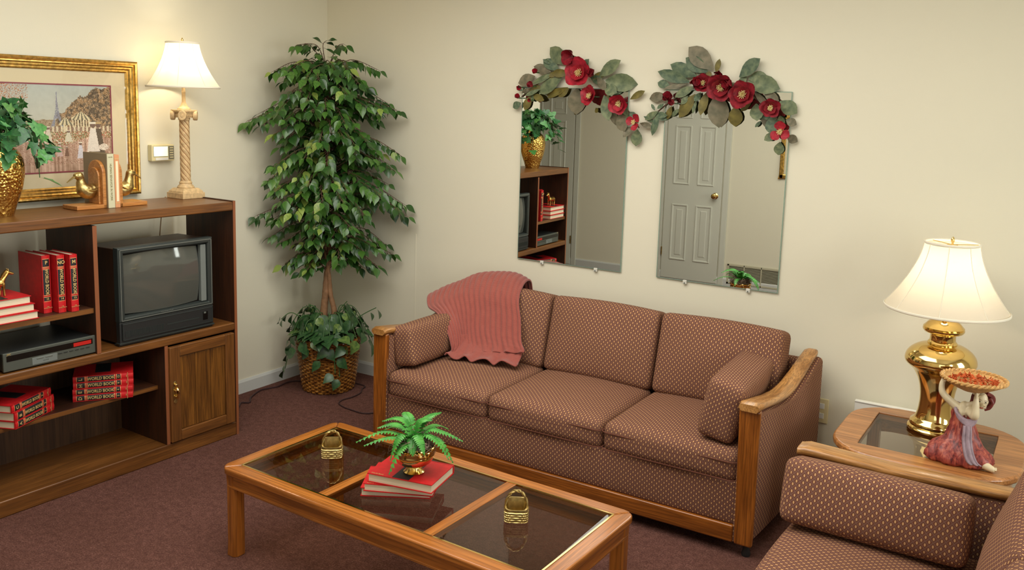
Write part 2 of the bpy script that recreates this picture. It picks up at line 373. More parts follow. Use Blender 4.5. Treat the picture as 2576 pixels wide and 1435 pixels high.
window('window_1', Matrix.Translation((XR, -1.05, 0)) @ Matrix.Rotation(PI/2, 4, 'Z'), .8, .9, 2.2)
window('window_2', Matrix.Translation((XR, -2.75, 0)) @ Matrix.Rotation(PI/2, 4, 'Z'), .8, .9, 2.2)
window('window_3', Matrix.Translation((4.75, YB, 0)), 1.5, .85, 2.15)
def baseboard(name, M, L):
    mb = MB(); mb.M = M; mb.prism([(0, 0), (.013, 0), (.013, .07), (.006, .085), (0, .085)], 0, L, 'x'); struct(mb.build(name, M_TRIM))
baseboard('baseboard_left', Matrix.Translation((0, 0, 0)) @ Matrix.Rotation(-PI/2, 4, 'Z'), 2.85)
baseboard('baseboard_back', Matrix.Translation((XR, 0, 0)) @ Matrix.Rotation(PI, 4, 'Z'), XR)
baseboard('baseboard_front', Matrix.Translation((XA, YB, 0)), 6.2+1.7)
baseboard('baseboard_right', Matrix.Translation((XR, YB, 0)) @ Matrix.Rotation(PI/2, 4, 'Z'), 4.6)
o = box(-.001, .0015, -.003, .0, 0, .01).build('x', M_WALL); bpy.data.objects.remove(o)
struct(box(.755, .765, -.0016, 0, .085, 1.0).build('trim_1', M_WALL, None, .0008), 'faint vertical seam in the cream wall left of the sofa')
# six panel doors in the front wall, seen in the mirrors
def door(name, x0, x1, knob_left):
    t = bpy.data.objects.new(name, None); COL.objects.link(t); t.location = (x0, YB, 0); struct(t, 'grey six panel door in white casing'); w = x1-x0; dh = 2.03
    box(0, w, .004, .018, .01, dh).build('door_slab', M_DOOR, t, .002)
    pw = (w-.33)/2 if w > .7 else (w-.28)/2; g = (w-2*pw)/3
    for px in (g, 2*g+pw):
        for z0, z1 in ((.22, .82), (1.04, 1.66), (1.74, 1.93)):
            mb = MB()
            R = lambda q, y: [(px+q, y, z0+q), (px+pw-q, y, z0+q), (px+pw-q, y, z1-q), (px+q, y, z1-q)]
            rings = [R(-.004, .018), R(.002, .027), R(.012, .025), R(.026, .010), R(.034, .010), R(.058, .022)]
            mb.grid([r+[r[0]] for r in rings], False); mb.add(rings[-1], [(0, 1, 2, 3)]); mb.build('panel', M_DOOR, t)
    for a, b in ((-.012-.06, -.012), (w+.012, w+.072)): box(a, b, 0, .018, 0, dh+.06).build('casing', M_DOOR, t, .004)
    box(-.012, w+.012, 0, .018, dh+.005, dh+.065).build('casing', M_DOOR, t, .004)
    kx = .065 if knob_left else w-.065
    kb = MB(); kb.M = Matrix.Translation((kx, .018, .94)) @ Matrix.Rotation(-PI/2, 4, 'X')
    kb.lathe([(.033, 0), (.033, .004), (.028, .008), (.012, .012), (.011, .03), (.024, .038), (.029, .05), (.026, .062), (.012, .068), (0, .069)], 24); kb.build('door_knob', M_BRASS, t)
    hx = w+.001 if knob_left else -.001
    for hz in (.30, 1.78): box(hx-.006, hx+.006, .014, .026, hz-.045, hz+.045).build('hinge', M_BRASSD, t, .002)
door('door_1', -1.28, -.54, True); door('door_2', .59, 1.22, False)
# return air grille beside the second door
g = thing('air_vent', 'cream louvred air grille low beside the far door, seen in the right mirror', 'vent', (1.33, YB, 0))
fm = MB(); gw, z0, z1 = .9, .03, .24
fm.box(0, gw, 0, .014, z0, z0+.02); fm.box(0, gw, 0, .014, z1-.02, z1); fm.box(0, .02, 0, .014, z0, z1); fm.box(gw-.02, gw, 0, .014, z0, z1)
M_VENT = plain('vent_paint', rgb(190, 184, 158), .5); M_SLAT = plain('vent_slat', rgb(150, 145, 122), .5)
for k in (1, 2, 3, 4): fm.box(k*gw/5-.006, k*gw/5+.006, 0, .014, z0, z1)
fm.build('vent_frame', M_VENT, g, .002); box(.01, gw-.01, 0, .003, z0+.01, z1-.01).build('vent_back', plain('vent_shadow', rgb(70, 64, 50), .8), g)
for k in range(14):
    zz = z0+.028+k*.0118; sl = MB(); sl.add([(.02, .004, zz+.006), (gw-.02, .004, zz+.006), (gw-.02, .011, zz), (.02, .011, zz), (.02, .003, zz+.005), (gw-.02, .003, zz+.005), (gw-.02, .010, zz-.001), (.02, .010, zz-.001)], [(0, 1, 2, 3), (7, 6, 5, 4), (0, 4, 5, 1), (2, 6, 7, 3)]); sl.build('slat', M_SLAT, g)
pf = thing('gilt_picture_frame', 'gilt picture frame on the far wall, its edge seen in the right mirror', 'picture', (1.80, YB, 1.17))
fp = MB()
for (a, b, c, d) in ((0, .5, 0, .045), (0, .5, .6, .645), (0, .045, 0, .645), (.455, .5, 0, .645)): fp.box(a, b, .0, .025, c, d)
fp.build('frame', M_GOLD, pf, .008); box(.03, .47, 0, .012, .03, .615).build('print', plain('pale_mat', rgb(214, 202, 170), .7), pf)
# outlets and wall device
def outlet(name, label, loc, rz, w=.075, h=.12):
    t = thing(name, label, 'outlet', loc, rz); box(-w/2, w/2, -.008, 0, -h/2, h/2).build('cover_plate', M_CREAM, t, .003)
    for z in (-.025, .025): box(-.016, .016, -.010, -.007, z-.014, z+.014).build('socket', M_WHITE, t, .003)
    return t
outlet('wall_outlet', 'cream wall outlet just right of the sofa arm', (3.315, 0, .375), 0, .07, .125)
th = thing('wall_thermostat', 'small beige thermostat box on the left wall between gilt picture and column lamp', 'thermostat', (0, -1.31, 1.518), PI/2)
box(-.072, .072, -.035, 0, -.045, .045).build('housing', M_CREAM, th, .005)
box(-.062, .03, -.0375, -.034, -.02, .036).build('dial_window', plain('thermostat_window', rgb(196, 200, 180), .12, .3), th, .002)
box(.034, .068, -.0375, -.034, -.036, .036).build('scale_plate', plain('thermostat_scale', rgb(120, 116, 96), .4), th, .001)
for k in range(5): box(.040, .062, -.0385, -.037, -.028+k*.013, -.023+k*.013).build('scale_mark', M_CREAM, th)
box(-.05, .03, -.0375, -.036, -.040, -.026).build('lever_slot', M_WHITE, th, .001)
# ---------------------------------------------------------------- mirrors
def mirror(x0, x1, z0, z1, label):
    t = thing('wall_mirror', label, 'mirror', ((x0+x1)/2, -.006, z0)); w = x1-x0; h = z1-z0
    mb = MB(); mb.cm = 1; mb.box(-w/2, w/2, -.005, .001, 0, h); mb.build('glass_edge', [M_MEDGE, M_MEDGE], t)
    m2 = MB(); m2.add([(-w/2+.004, -.0056, .004), (w/2-.004, -.0056, .004), (w/2-.004, -.0056, h-.004), (-w/2+.004, -.0056, h-.004)], [(0, 1, 2, 3)]); m2.build('mirror_glass', M_MIRROR, t)
    for cx in (-w*.25, w*.27):
        c = MB(); c.M = Matrix.Translation((cx, -.006, -.002)); c.box(-.011, .011, -.005, .006, -.014, .008)
        c.build('clip', M_CLIP, t, .004, 3); s = MB(); s.M = Matrix.Translation((cx, -.012, -.009)) @ Matrix.Rotation(PI/2, 4, 'X'); s.lathe([(.004, 0), (.003, .0015), (0, .002)], 10); s.build('clip_screw', M_SILV, t)
mirror(1.529, 2.199, .934, 1.935, 'frameless rectangular wall mirror on the left, nearer the ficus tree')
mirror(2.409, 3.063, .934, 1.935, 'frameless rectangular wall mirror on the right, nearer the table lamp')
# ---------------------------------------------------------------- sofa and chair (one builder; local: x across, y from front to back, z up)
def interp(tab, t):
    for (a, u), (b, w) in zip(tab, tab[1:]):
        if t <= b: return u+(w-u)*(t-a)/(b-a)
    return tab[-1][1]
CAPZ = [(0, .672), (.12, .655), (.25, .634), (.38, .622), (.5, .630), (.62, .655), (.75, .690), (.87, .716)]
def make_seat(t, Wd, ncush, backs=True, deep=0, CAPZ=CAPZ):
    hw = Wd/2; D = .90
    for s in (-1, 1):
        # upholstered arm panel with a top that follows the sagging cap
        mb = MB(); P = []; n = 18; U = []
        for i in range(n+1):
            y = .012+(D-.012)*i/n; f = i/n; xo = hw-.004+.055*f**.8; xi = hw-.085+.05*f; zt = interp(CAPZ, y)-.034; rr = .02
            if i == n: xo -= .02; xi += .01; zt -= .02
            ring = [(xi, .06), (xi, .3), (xi, zt-rr), (xi+rr*.3, zt-rr*.3), (xi+rr, zt), (xo-rr, zt), (xo-rr*.3, zt-rr*.3), (xo, zt-rr), (xo+.004, .3), (xo-.004, .08), (xo-.02, .06)]
            P.append([(s*a, y, b) for a, b in ring]); U.append([(y, b) if k < 4 or k > 6 else (a, y) for k, (a, b) in enumerate(ring)])
        P = [r+[r[0]] for r in P]; U = [r+[r[0]] for r in U]
        mb.grid(P, True, uvs=U); mb.add(P[0][:-1], [tuple(range(len(P[0])-1))]); mb.add(P[-1][:-1], [tuple(range(len(P[0])-2, -1, -1))])
        mb.build('arm_panel', M_FAB, t)
        # tapered wooden front post
        pb = MB(); z0, z1 = .055, .640
        w0, w1 = .074, .088
        pb.add([(s*(hw-w0), -.0, z0), (s*hw, -.0, z0), (s*hw, .03, z0), (s*(hw-w0), .03, z0), (s*(hw-w1), -.0, z1), (s*hw, -.0, z1), (s*hw, .03, z1), (s*(hw-w1), .03, z1)],
               [(0, 3, 2, 1), (4, 5, 6, 7), (0, 1, 5, 4), (1, 2, 6, 5), (2, 3, 7, 6), (3, 0, 4, 7)])
        pb.build('arm_post', oak('z'), t, .008, 3)
        cb = MB(); P = []
        for i in range(31):
            y = -.014+.880*i/30; f = i/30; xi = hw-.092+.052*f; xo = hw+.004+.022*f; z = interp(CAPZ, max(0, y)); e = .011
            if i in (0, 30): xi += .006; xo -= .006; z -= .006
            h = .030
            ring = [(xi+e, z-h), (xi, z-h+e), (xi, z-e), (xi+e*.3, z-e*.3), (xi+e, z), (xo-e, z), (xo-e*.3, z-e*.3), (xo, z-e), (xo, z-h+e), (xo-e, z-h)]
            P.append([(s*a, y, b) for a, b in ring])
        P.insert(1, [(a, b+.005, c) for a, b, c in P[0]]); cb.grid(P, True, closed_v=True); cb.add(P[0], [tuple(range(10))]); cb.add(P[-1], [tuple(range(9, -1, -1))])
        cb.build('arm_cap', oakL('y'), t, angle=50)
        for y in (.04, .84):
            g = MB(); g.lathe([(.017, 0), (.019, .01), (.014, .03), (.012, .062)], 14, (s*(hw-.03), y, 0)); g.build('glide', M_BODY, t)
    xi = hw-.082
    # front: upholstered apron above, wooden rail below
    cushion_mb(2*xi, .05, .19, .012, (0, .006, 0), 6, c=(0, .042, .222)).build('seat_apron', M_FAB, t)
    box(-xi, xi, .004, .030, .056, .130).build('front_rail', oak('x'), t, .006, 3)
    cushion_mb(2*xi, .74, .20, .012, (0, 0, 0), 4, c=(0, .44, .21)).build('seat_deck', M_FAB, t)
    cushion_mb(2*hw-.02, .09, .60, .03, (0, .008, .006), 6, c=(0, .845, .36)).build('back_panel', M_FAB, t)
    cw = 2*xi/ncush
    for k in range(ncush):
        cx = -xi+cw*(k+.5); w = cw-.006; d = .60; h = .135; rnd = random.Random(k+int(Wd*10))
        def fn(p, q):
            p = Vector(p); p.z += .008*(1-q[0]**2) if q[2] > 0 else 0
            p.y -= .006*(1-q[0]**2)*(q[1] < -.9); return p
        c = cushion_mb(w, d, h, .035, (.004, .01, .020), 8, fn, c=(cx, .31, .372)).build('seat_cushion', M_FAB, t)
        for z in (.028, -.05):
            p = [(a+cx, b+.31, cc+.372) for a, b, cc in edge_loop(w+.010, d+.018, z, .035)]
            MB().tube(p, .0030, 6, closed=True).build('piping', M_PIPE, c)
        if backs:
            # reclined back cushion
            hb = .40-deep*.4; th = .17-deep*.3; bw = w-.004
            def fb(p, q):
                p = Vector(p); p.z += .006*(1-q[0]**2)*(q[2] > .5)
                return p
            b = cushion_mb(bw, th, hb, .032, (.0, .034, .006), 8, fb)
            M = Matrix.Translation((cx, .57+deep, .435)) @ Matrix.Rotation(math.radians(-15), 4, 'X') @ Matrix.Translation((0, th/2-.04, hb/2))
            b.v = [tuple(M @ Vector(v)) for v in b.v]; bo = b.build('back_cushion', M_FAB, t)
    return t
sofa = thing('sofa', 'three seat sofa in dotted mauve brown upholstery with oak arms, under the mirrors', 'sofa', (2.2665, -.977, 0))
make_seat(sofa, 2.03, 3)
chair_rz = math.radians(-91)
ch_o = Vector((3.53, -1.25, 0))+Matrix.Rotation(chair_rz, 3, 'Z') @ Vector((.80, 0, 0))
chair = thing('loveseat', 'dotted mauve brown loveseat with oak arm cap in the lower right corner', 'loveseat', ch_o, chair_rz)
make_seat(chair, 1.60, 2, True, .06, [(0, .672), (.3, .658), (.68, .662), (.87, .69)])
def bolster(label, M, w, d, h, loc, lean):
    t = thing('arm_bolster', label, 'cushion', loc, M)
    def fn(p, q):
        p = Vector(p); return p
    mb = cushion_mb(w, d, h, .030, (.018, .004, .006), 7, fn); R = Matrix.Rotation(lean, 4, 'Y') @ Matrix.Translation((0, 0, h/2))
    mb.v = [tuple(R @ Vector(v)) for v in mb.v]; mb.build('bolster_cover', M_FAB, t)
    return t
bolster('dotted bolster cushion leaning on the left sofa arm, half under the pink blanket', math.radians(0), .14, .50, .212, (1.405, -.655, .462), math.radians(-11))
bolster('dotted bolster cushion leaning on the right sofa arm', math.radians(3), .16, .54, .262, (3.062, -.665, .462), math.radians(11))
def chair_pt(x, y, z): return ch_o+Matrix.Rotation(chair_rz, 3, 'Z') @ Vector((x, y, z))
bolster('large dotted bolster cushion leaning inside the loveseat arm, nearest the camera', chair_rz, .15, .57, .215, (3.80, -1.485, .462), math.radians(-15))
# ---------------------------------------------------------------- pink knitted blanket
def m_knit():
    t = NT('pink_knit'); n = t.noise(t.coords('UV'), 420, 2, .6); n2 = t.noise(t.coords('UV'), 30, 3)
    w = t.node('ShaderNodeTexWave', wave_type='BANDS', bands_direction='Y'); t.link(t.coords('UV', (1, 1, 1)), w.inputs['Vector']); w.inputs['Scale'].default_value = 28; w.inputs['Distortion'].default_value = 3
    c = t.ramp(n, [(.3, rgb(138, 70, 62)), (.7, rgb(170, 96, 84))]); t.set(Base_Color=t.mix(t.ramp(n2, [(.4, (0, 0, 0, 1)), (.7, (.25, .25, .25, 1))]), c, rgb(128, 60, 56)), Roughness=.95)
    t.b.inputs['Specular IOR Level'].default_value = .1; t.b.inputs['Sheen Weight'].default_value = .3
    t.bump(t.math('ADD', t.math('MULTIPLY', n, .5), t.math('MULTIPLY', w.outputs[1], .25)), .35, .004); return t.m
M_KNIT = m_knit()
BL = [[(1.13, -0.2, 0.54), (1.22, -0.16, 0.62), (1.32, -0.145, 0.66), (1.42, -0.14, 0.68), (1.53, -0.14, 0.7), (1.64, -0.14, 0.7), (1.72, -0.14, 0.7)], [(1.12, -0.28, 0.685), (1.21, -0.235, 0.74), (1.31, -0.2, 0.785), (1.42, -0.19, 0.83), (1.54, -0.185, 0.855), (1.65, -0.185, 0.86), (1.73, -0.185, 0.835)], [(1.17, -0.405, 0.711), (1.25, -0.355, 0.765), (1.335, -0.315, 0.805), (1.42, -0.285, 0.85), (1.545, -0.28, 0.87), (1.66, -0.28, 0.875), (1.745, -0.28, 0.847)], [(1.25, -0.5, 0.68), (1.3, -0.465, 0.717), (1.38, -0.425, 0.754), (1.47, -0.4, 0.787), (1.58, -0.395, 0.797), (1.69, -0.395, 0.797), (1.785, -0.395, 0.787)], [(1.35, -0.55, 0.665), (1.38, -0.52, 0.685), (1.44, -0.48, 0.69), (1.52, -0.455, 0.7), (1.62, -0.445, 0.7), (1.73, -0.445, 0.7), (1.83, -0.445, 0.69)], [(1.445, -0.605, 0.61), (1.46, -0.565, 0.63), (1.49, -0.52, 0.61), (1.55, -0.495, 0.61), (1.65, -0.49, 0.61), (1.76, -0.49, 0.6), (1.865, -0.49, 0.59)], [(1.5, -0.635, 0.53), (1.51, -0.595, 0.53), (1.53, -0.555, 0.52), (1.59, -0.535, 0.536), (1.69, -0.525, 0.547), (1.79, -0.52, 0.552), (1.9, -0.515, 0.55)], [(1.51, -0.64, 0.492), (1.52, -0.64, 0.486), (1.55, -0.62, 0.484), (1.62, -0.585, 0.499), (1.71, -0.56, 0.514), (1.8, -0.545, 0.529), (1.9, -0.53, 0.539)]]
def knit_sheet(ctrl, nu, nv, ribs, amp, hem_rows=3, ruffle=.0, off=(0, 0, 0)):
    rows = [catmull(r, nu) for r in ctrl]; cols = list(zip(*rows)); cols = [catmull(c, nv) for c in cols]; G = [[cols[j][i] for j in range(len(cols))] for i in range(len(cols[0]))]
    n, m = len(G), len(G[0]); out = []; U = []
    for i in range(n):
        r = []; ur = []
        for j in range(m):
            a = G[min(i+1, n-1)][j]-G[max(i-1, 0)][j]; b = G[i][min(j+1, m-1)]-G[i][max(j-1, 0)]
            nn = b.cross(a); nn = -nn.normalized() if nn.length > 1e-9 else Vector((0, -1, 0))
            if nn.y > 0 and nn.z < .3: nn = -nn
            if nn.z < -.2: nn = -nn
            u = j/(m-1)*ribs; k = abs(math.sin(PI*u)); hem = max(0, 1-(n-1-i)/(hem_rows*nv/2))
            d = amp*(k**.8)*(1-min(1, hem*1.2))+ruffle*hem*math.sin(u*PI*.9+.6*math.sin(u*2))
            r.append(tuple(G[i][j]+nn*(d+.006)+Vector(off))); ur.append((j/(m-1)*.6, i/(n-1)*.7))
        out.append(r); U.append(ur)
    return out, U
bk = thing('knit_blanket', 'dusty pink cable knit blanket draped over the left end of the sofa', 'blanket')
G1, U1 = knit_sheet(BL, 30, 12, 19, .0085, 2.2, .008)
mb = MB(); mb.grid(G1, True, uvs=U1); o = mb.build('blanket_top_layer', M_KNIT, bk, angle=180)
so = o.modifiers.new('solid', 'SOLIDIFY'); so.thickness = .007; so.offset = -1
# second layer peeping out at the bottom right and the wavy hem on the seat
B2 = [[(1.50, -.53, .57), (1.60, -.485, .58), (1.74, -.472, .58), (1.84, -.468, .575)],
      [(1.50, -.56, .53), (1.60, -.52, .535), (1.75, -.51, .535), (1.87, -.495, .53)],
      [(1.50, -.625, .492), (1.62, -.60, .490), (1.77, -.58, .489), (1.885, -.545, .490)],
      [(1.50, -.68, .484), (1.62, -.66, .482), (1.77, -.63, .482), (1.90, -.585, .484)]]
G2, U2 = knit_sheet(B2, 26, 9, 9, .006, 2.5, .014)
o = MB().grid(G2, True, uvs=U2).build('blanket_lower_layer', M_KNIT, bk, angle=180); so = o.modifiers.new('solid', 'SOLIDIFY'); so.thickness = .006
# ---------------------------------------------------------------- coffee table
CT = Matrix.Translation((1.479, -2.170, 0)) @ Matrix.Rotation(-.0352, 4, 'Z'); CL, CW, CH = 1.522, .65, .377
ct = thing('coffee_table', 'long oak coffee table with three smoked glass panes and brass inlay', 'coffee table', CT.translation, -.0352)
def ctp(x, y, z): return CT @ Vector((x, y, z))
fw = .064
def frame_bar(poly, name, z0, z1, mat, parent, bev=.010): return MB().prism(poly, z0, z1).build(name, mat, parent, bev, 3)
def rc(cx, cy, r, a0, k=5): return [(cx+r*math.cos(math.radians(a0+90*i/k)), cy+r*math.sin(math.radians(a0+90*i/k))) for i in range(k+1)]
R_ = .05
frame_bar([(fw, fw)]+rc(R_, R_, R_, 180)[3:]+[(CL-R_, 0)]+rc(CL-R_, R_, R_, 270)[1:3]+[(CL-fw, fw)], 'top_rail', CH-.028, CH, tabw('x'), ct, .007)
frame_bar([(CL-fw, CW-fw)]+rc(CL-R_, CW-R_, R_, 0)[3:]+[(R_, CW)]+rc(R_, CW-R_, R_, 90)[1:3]+[(fw, CW-fw)], 'top_rail', CH-.028, CH, tabw('x'), ct, .007)
frame_bar([(fw, CW-fw)]+rc(R_, CW-R_, R_, 90)[2:]+[(0, R_)]+rc(R_, R_, R_, 180)[1:4]+[(fw, fw)], 'top_rail', CH-.028, CH, tabw('y'), ct, .007)
frame_bar([(CL-fw, fw)]+rc(CL-R_, R_, R_, 270)[2:]+[(CL, CW-R_)]+rc(CL-R_, CW-R_, R_, 0)[1:4]+[(CL-fw, CW-fw)], 'top_rail', CH-.028, CH, tabw('y'), ct, .007)
for (a, b, c, d, ax) in ((.03, CL-.03, .018, .040, 'x'), (.03, CL-.03, CW-.040, CW-.018, 'x'), (.018, .040, .03, CW-.03, 'y'), (CL-.040, CL-.018, .03, CW-.03, 'y')):
    ap = box(a, b, c, d, CH-.085, CH-.026).build('apron', tabw(ax), ct, .003)
    lw = box(a-.003 if ax == 'y' else a, b+.003 if ax == 'y' else b, c-.003 if ax == 'x' else c, d+.003 if ax == 'x' else d, CH-.085, CH-.076).build('apron_bead', tabw(ax), ap, .002)
for lx in (.048, CL-.048):
    for ly in (.048, CW-.048):
        sx = -1 if lx < 1 else 1; sy = -1 if ly < .3 else 1
        lb = MB(); P = []
        for z, q in ((0, 0), (.06, .002), (.2, .002), (.30, .002), (CH-.03, .0)):
            x0, x1 = sorted((lx-sx*.026, lx+sx*(.034-q))); y0, y1 = sorted((ly-sy*.026, ly+sy*(.034-q)))
            c_ = .012; P.append([(x0+c_, y0, z), (x1-c_, y0, z), (x1, y0+c_, z), (x1, y1-c_, z), (x1-c_, y1, z), (x0+c_, y1, z), (x0, y1-c_, z), (x0, y0+c_, z)])
        lb.grid(P, False, closed_v=True); lb.add(P[0], [tuple(range(7, -1, -1))]); lb.add(P[-1], [tuple(range(8))]); lb.build('leg', tabw('z'), ct, .003)
xs = [fw, .457, .503, .957, 1.003, CL-fw]
xs = [fw, .486, .530, .992, 1.036, CL-fw]
for xa, xb in ((xs[1], xs[2]), (xs[3], xs[4])): box(xa, xb, fw-.002, CW-fw+.002, CH-.028, CH-.001).build('cross_bar', tabw('y'), ct, .003)
for i, (xa, xb) in enumerate(((xs[0], xs[1]), (xs[2], xs[3]), (xs[4], xs[5]))):
    gb = MB(); e = .028; z0, z1 = CH-.012, CH-.003
    gb.box(xa, xb, fw, CW-fw, z0, z1); gb.build('glass_pane', M_SMOKE, ct)
for (a, b, c, d) in ((fw, CL-fw, fw-.004, fw+.003), (fw, CL-fw, CW-fw-.003, CW-fw+.004), (fw-.004, fw+.003, fw, CW-fw), (CL-fw-.003, CL-fw+.004, fw, CW-fw)):
    box(a, b, c, d, CH-.006, CH+.0008).build('brass_inlay', M_BRASS, ct)
# ---------------------------------------------------------------- books
def book(name, label, cat, M, L, Wd, T, group=None, spine=None, band=True, letter='', num='', year='1988', cover_art=True, front=None):
    """L along x (spine length), y from spine (0) to fore edge (Wd), z thickness"""
    t = thing(name, label, cat, (0, 0, 0), 0, group); t.matrix_world = M
    c = .003; mb = MB()
    mb.box(0, L, .002, Wd, 0, c); mb.box(0, L, .002, Wd, T-c, T)
    sp = []; k = 8
    for i in range(k+1):
        a = -PI/2+PI*i/k; sp.append((.006-.006*math.cos(a), T/2+(T/2)*math.sin(a)))
    mb.prism(sp+[(.006+.002, T), (.006+.002, 0)], 0, L, 'x', True); co = mb.build('cover', M_RED, t)
    box(.004, L-.004, .006, Wd-.005, c, T-c).build('page_block', M_PAGE, t)
    if spine:
        s = L/.262
        def arc(x0, x1, mat, nm, r=.0004):
            q = MB(); P = []
            for x in (x0*s, x1*s):
                P.append([(x, .006-(.006+r)*math.cos(-PI/2*.97+PI*.97*i/k), T/2+(T/2+r)*math.sin(-PI/2*.97+PI*.97*i/k)) for i in range(k+1)])
            q.grid(P, True); return q.build(nm, mat, co)
        arc(.018, .050, M_BLACK, 'spine_band'); arc(.064, .178, M_BLACK, 'spine_band'); arc(.190, .206, M_BLACK, 'spine_band')
        for x in (.015, .051, .056, .062, .180, .188, .2075): arc(x, x+.002, M_GOLDT, 'spine_rule', .0006)
        # lettering read from the spine side, words running along it
        B = lambda x: frame_m((x*s, -.0016, T/2), (1, 0, 0), (0, 0, 1))
        up = lambda x: frame_m((x*s, -.0016, T/2), (0, 0, 1), (-1, 0, 0))
        text('WORLD BOOK', .021, B(.121), M_GOLDT, co, sx=.82, bold=.0004)
        text(letter, .022, up(.033), M_GOLDT, co, bold=.0005); text(num, .013, up(.198), M_GOLDT, co, bold=.0003)
        text(year+'\nWORLD BOOK', .0055, up(.236), M_GOLDT, co)
    if cover_art:
        box(L*.36, L*.62, .05, Wd-.004, T-.0002, T+.0006).build('cover_panel', M_BLACK, co)
    return t
STZ = math.radians(90)-.034516
ST0 = Vector((.51959, -1.23696, 0))+Vector((math.sin(-.034516), -math.cos(-.034516), 0))*1.3535
STM = Matrix.Translation(ST0) @ Matrix.Rotation(STZ, 4, 'Z')
def st(x, y, z): return STM @ Vector((x, y, z))
# three standing volumes: thickness along x, spine toward the room, x(book) up
def standing(label, x, y, T, letter, num, yaw=0):
    M = STM @ Matrix.Translation((x, y, .849)) @ Matrix.Rotation(yaw, 4, 'Z') @ frame_m((0, 0, .262), (0, 0, -1), (0, 1, 0))
    return book('encyclopedia_volume', label, 'book', M, .262, .20, T, 'red encyclopedia volumes on the stand', 'up', letter=letter, num=num, cover_art=False)
standing('red encyclopedia volume P standing upright, leftmost of the three beside the television', .354, .070, .036, 'P', '15', math.radians(0))
standing('red encyclopedia volume NO standing upright between volumes P and M', .402, .034, .034, 'NO', '14')
standing('red encyclopedia volume M standing upright, nearest the television', .449, .012, .034, 'M', '13')
# three lying, fore edges to the room, beside them
for k, (xr, yf, lab) in enumerate(((.300, .012, 'red volume lying flat, bottom of the three under the gilt horse'), (.288, .018, 'red volume lying flat, middle of the three under the gilt horse'), (.276, .024, 'red volume lying flat, top of the three under the gilt horse'))):
    M = STM @ Matrix.Translation((xr, yf+.20, .849+.0345*k)) @ Matrix.Rotation(PI, 4, 'Z')
    book('encyclopedia_volume', lab, 'book', M, .262, .20, .034, 'red encyclopedia volumes on the stand', None, cover_art=(k == 2))
for k, (let, num, lab) in enumerate((('D', '5', 'bottom volume D of the neat stack of four on the low shelf'), ('E', '6', 'second volume E from the bottom of the stack of four on the low shelf'), ('H', '9', 'third volume H from the bottom of the stack of four on the low shelf'), ('L', '12', 'top volume L of the neat stack of four on the low shelf'))):
    M = STM @ Matrix.Translation((.510+.004*(k//2), .148, .377+.0305*k)) @ Matrix.Rotation(math.radians(-34.6+(1.2 if k > 1 else 0)), 4, 'Z')
    book('encyclopedia_volume', 'red '+lab, 'book', M, .262, .20, .030, 'red encyclopedia volumes on the stand', 'flat', letter=let, num=num, cover_art=(k == 3))
for k, (dx, T, let, num, lab) in enumerate(((0, .034, 'A', '1', 'bottom'), (0, .040, 'B', '2', 'middle'), (-.010, .034, 'C', '3', 'top'))):
    z = .377+(0, .034, .074)[k]
    M = STM @ Matrix.Translation((.172+dx, .004+(0, 0, .004)[k], z)) @ Matrix.Rotation(math.radians(26.5), 4, 'Z')
    book('encyclopedia_volume', 'red volume, '+lab+' of the skewed stack of three on the low shelf', 'book', M, .262, .20, T, 'red encyclopedia volumes on the stand', 'flat', letter=let, num=num, cover_art=(k == 2))
# on the coffee table: three volumes, page edges to the room
def tbook(label, px, py, ang, z, T, mirror=False):
    # fore edge toward the camera: local y (spine->fore) points to the camera side
    M = Matrix.Translation((px, py, z)) @ Matrix.Rotation(ang, 4, 'Z') @ Matrix.Rotation(PI, 4, 'Z') @ Matrix.Translation((-.262, -.20, 0))
    b = book('encyclopedia_volume', label, 'book', M, .262, .20, T, 'red encyclopedia volumes on the coffee table', None, cover_art=True)
    text('World Book', .010, frame_m((.225, .19, T+.0004), (-1, 0, 0), (0, -1, 0)), M_GOLDT, b, sx=1); return b
tbook('red volume lying on the glass, bottom of the coffee table stack', 2.118, -2.052, math.atan2(-1.916+2.052, 2.358-2.121), CH+.001, .034)
tbook('red volume turned askew, middle of the coffee table stack', 2.148, -2.070, math.radians(24), CH+.036, .030)
tbook('red volume with black panel under the brass pot, top of the coffee table stack', 2.152, -2.053, math.radians(11.5), CH+.067, .034)
# ---------------------------------------------------------------- entertainment stand (local x left to right, y front to back)
SW, SD, SH = 1.3535, .40, 1.289
stand = thing('entertainment_stand', 'brown wood laminate entertainment stand holding the television against the left wall', 'tv stand', ST0, STZ)
def panel(name, x0, x1, y0, y1, z0, z1, mat, bev=.0015): return box(x0, x1, y0, y1, z0, z1).build(name, mat, stand, bev, 1)
def side(name, x0, x1, y0, z0, z1, inside_l=True):
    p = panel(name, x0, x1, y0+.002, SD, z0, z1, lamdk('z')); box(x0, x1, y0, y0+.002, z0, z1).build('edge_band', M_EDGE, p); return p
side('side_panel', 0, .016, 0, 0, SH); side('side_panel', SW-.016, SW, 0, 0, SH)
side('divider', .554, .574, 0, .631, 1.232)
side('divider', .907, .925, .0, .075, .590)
# rounded front slabs
def slab(name, x0, x1, z0, z1, y1=SD, mat=None):
    return box(x0, x1, 0, y1, z0, z1).build(name, mat or lam('x'), stand, .006, 3)
slab('top_board', .016, SW-.016, 1.238, 1.284); slab('middle_board', .016, SW-.016, .590, .631); slab('bottom_board', .016, SW-.016, .0, .075)
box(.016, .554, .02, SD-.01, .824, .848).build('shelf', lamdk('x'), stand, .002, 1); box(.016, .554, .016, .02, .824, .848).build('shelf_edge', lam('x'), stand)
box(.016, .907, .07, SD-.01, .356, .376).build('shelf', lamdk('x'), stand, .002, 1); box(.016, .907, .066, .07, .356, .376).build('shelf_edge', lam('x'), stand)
box(.016, SW-.016, SD-.008, SD-.002, .075, .60).build('back_panel', M_LAMB, stand)
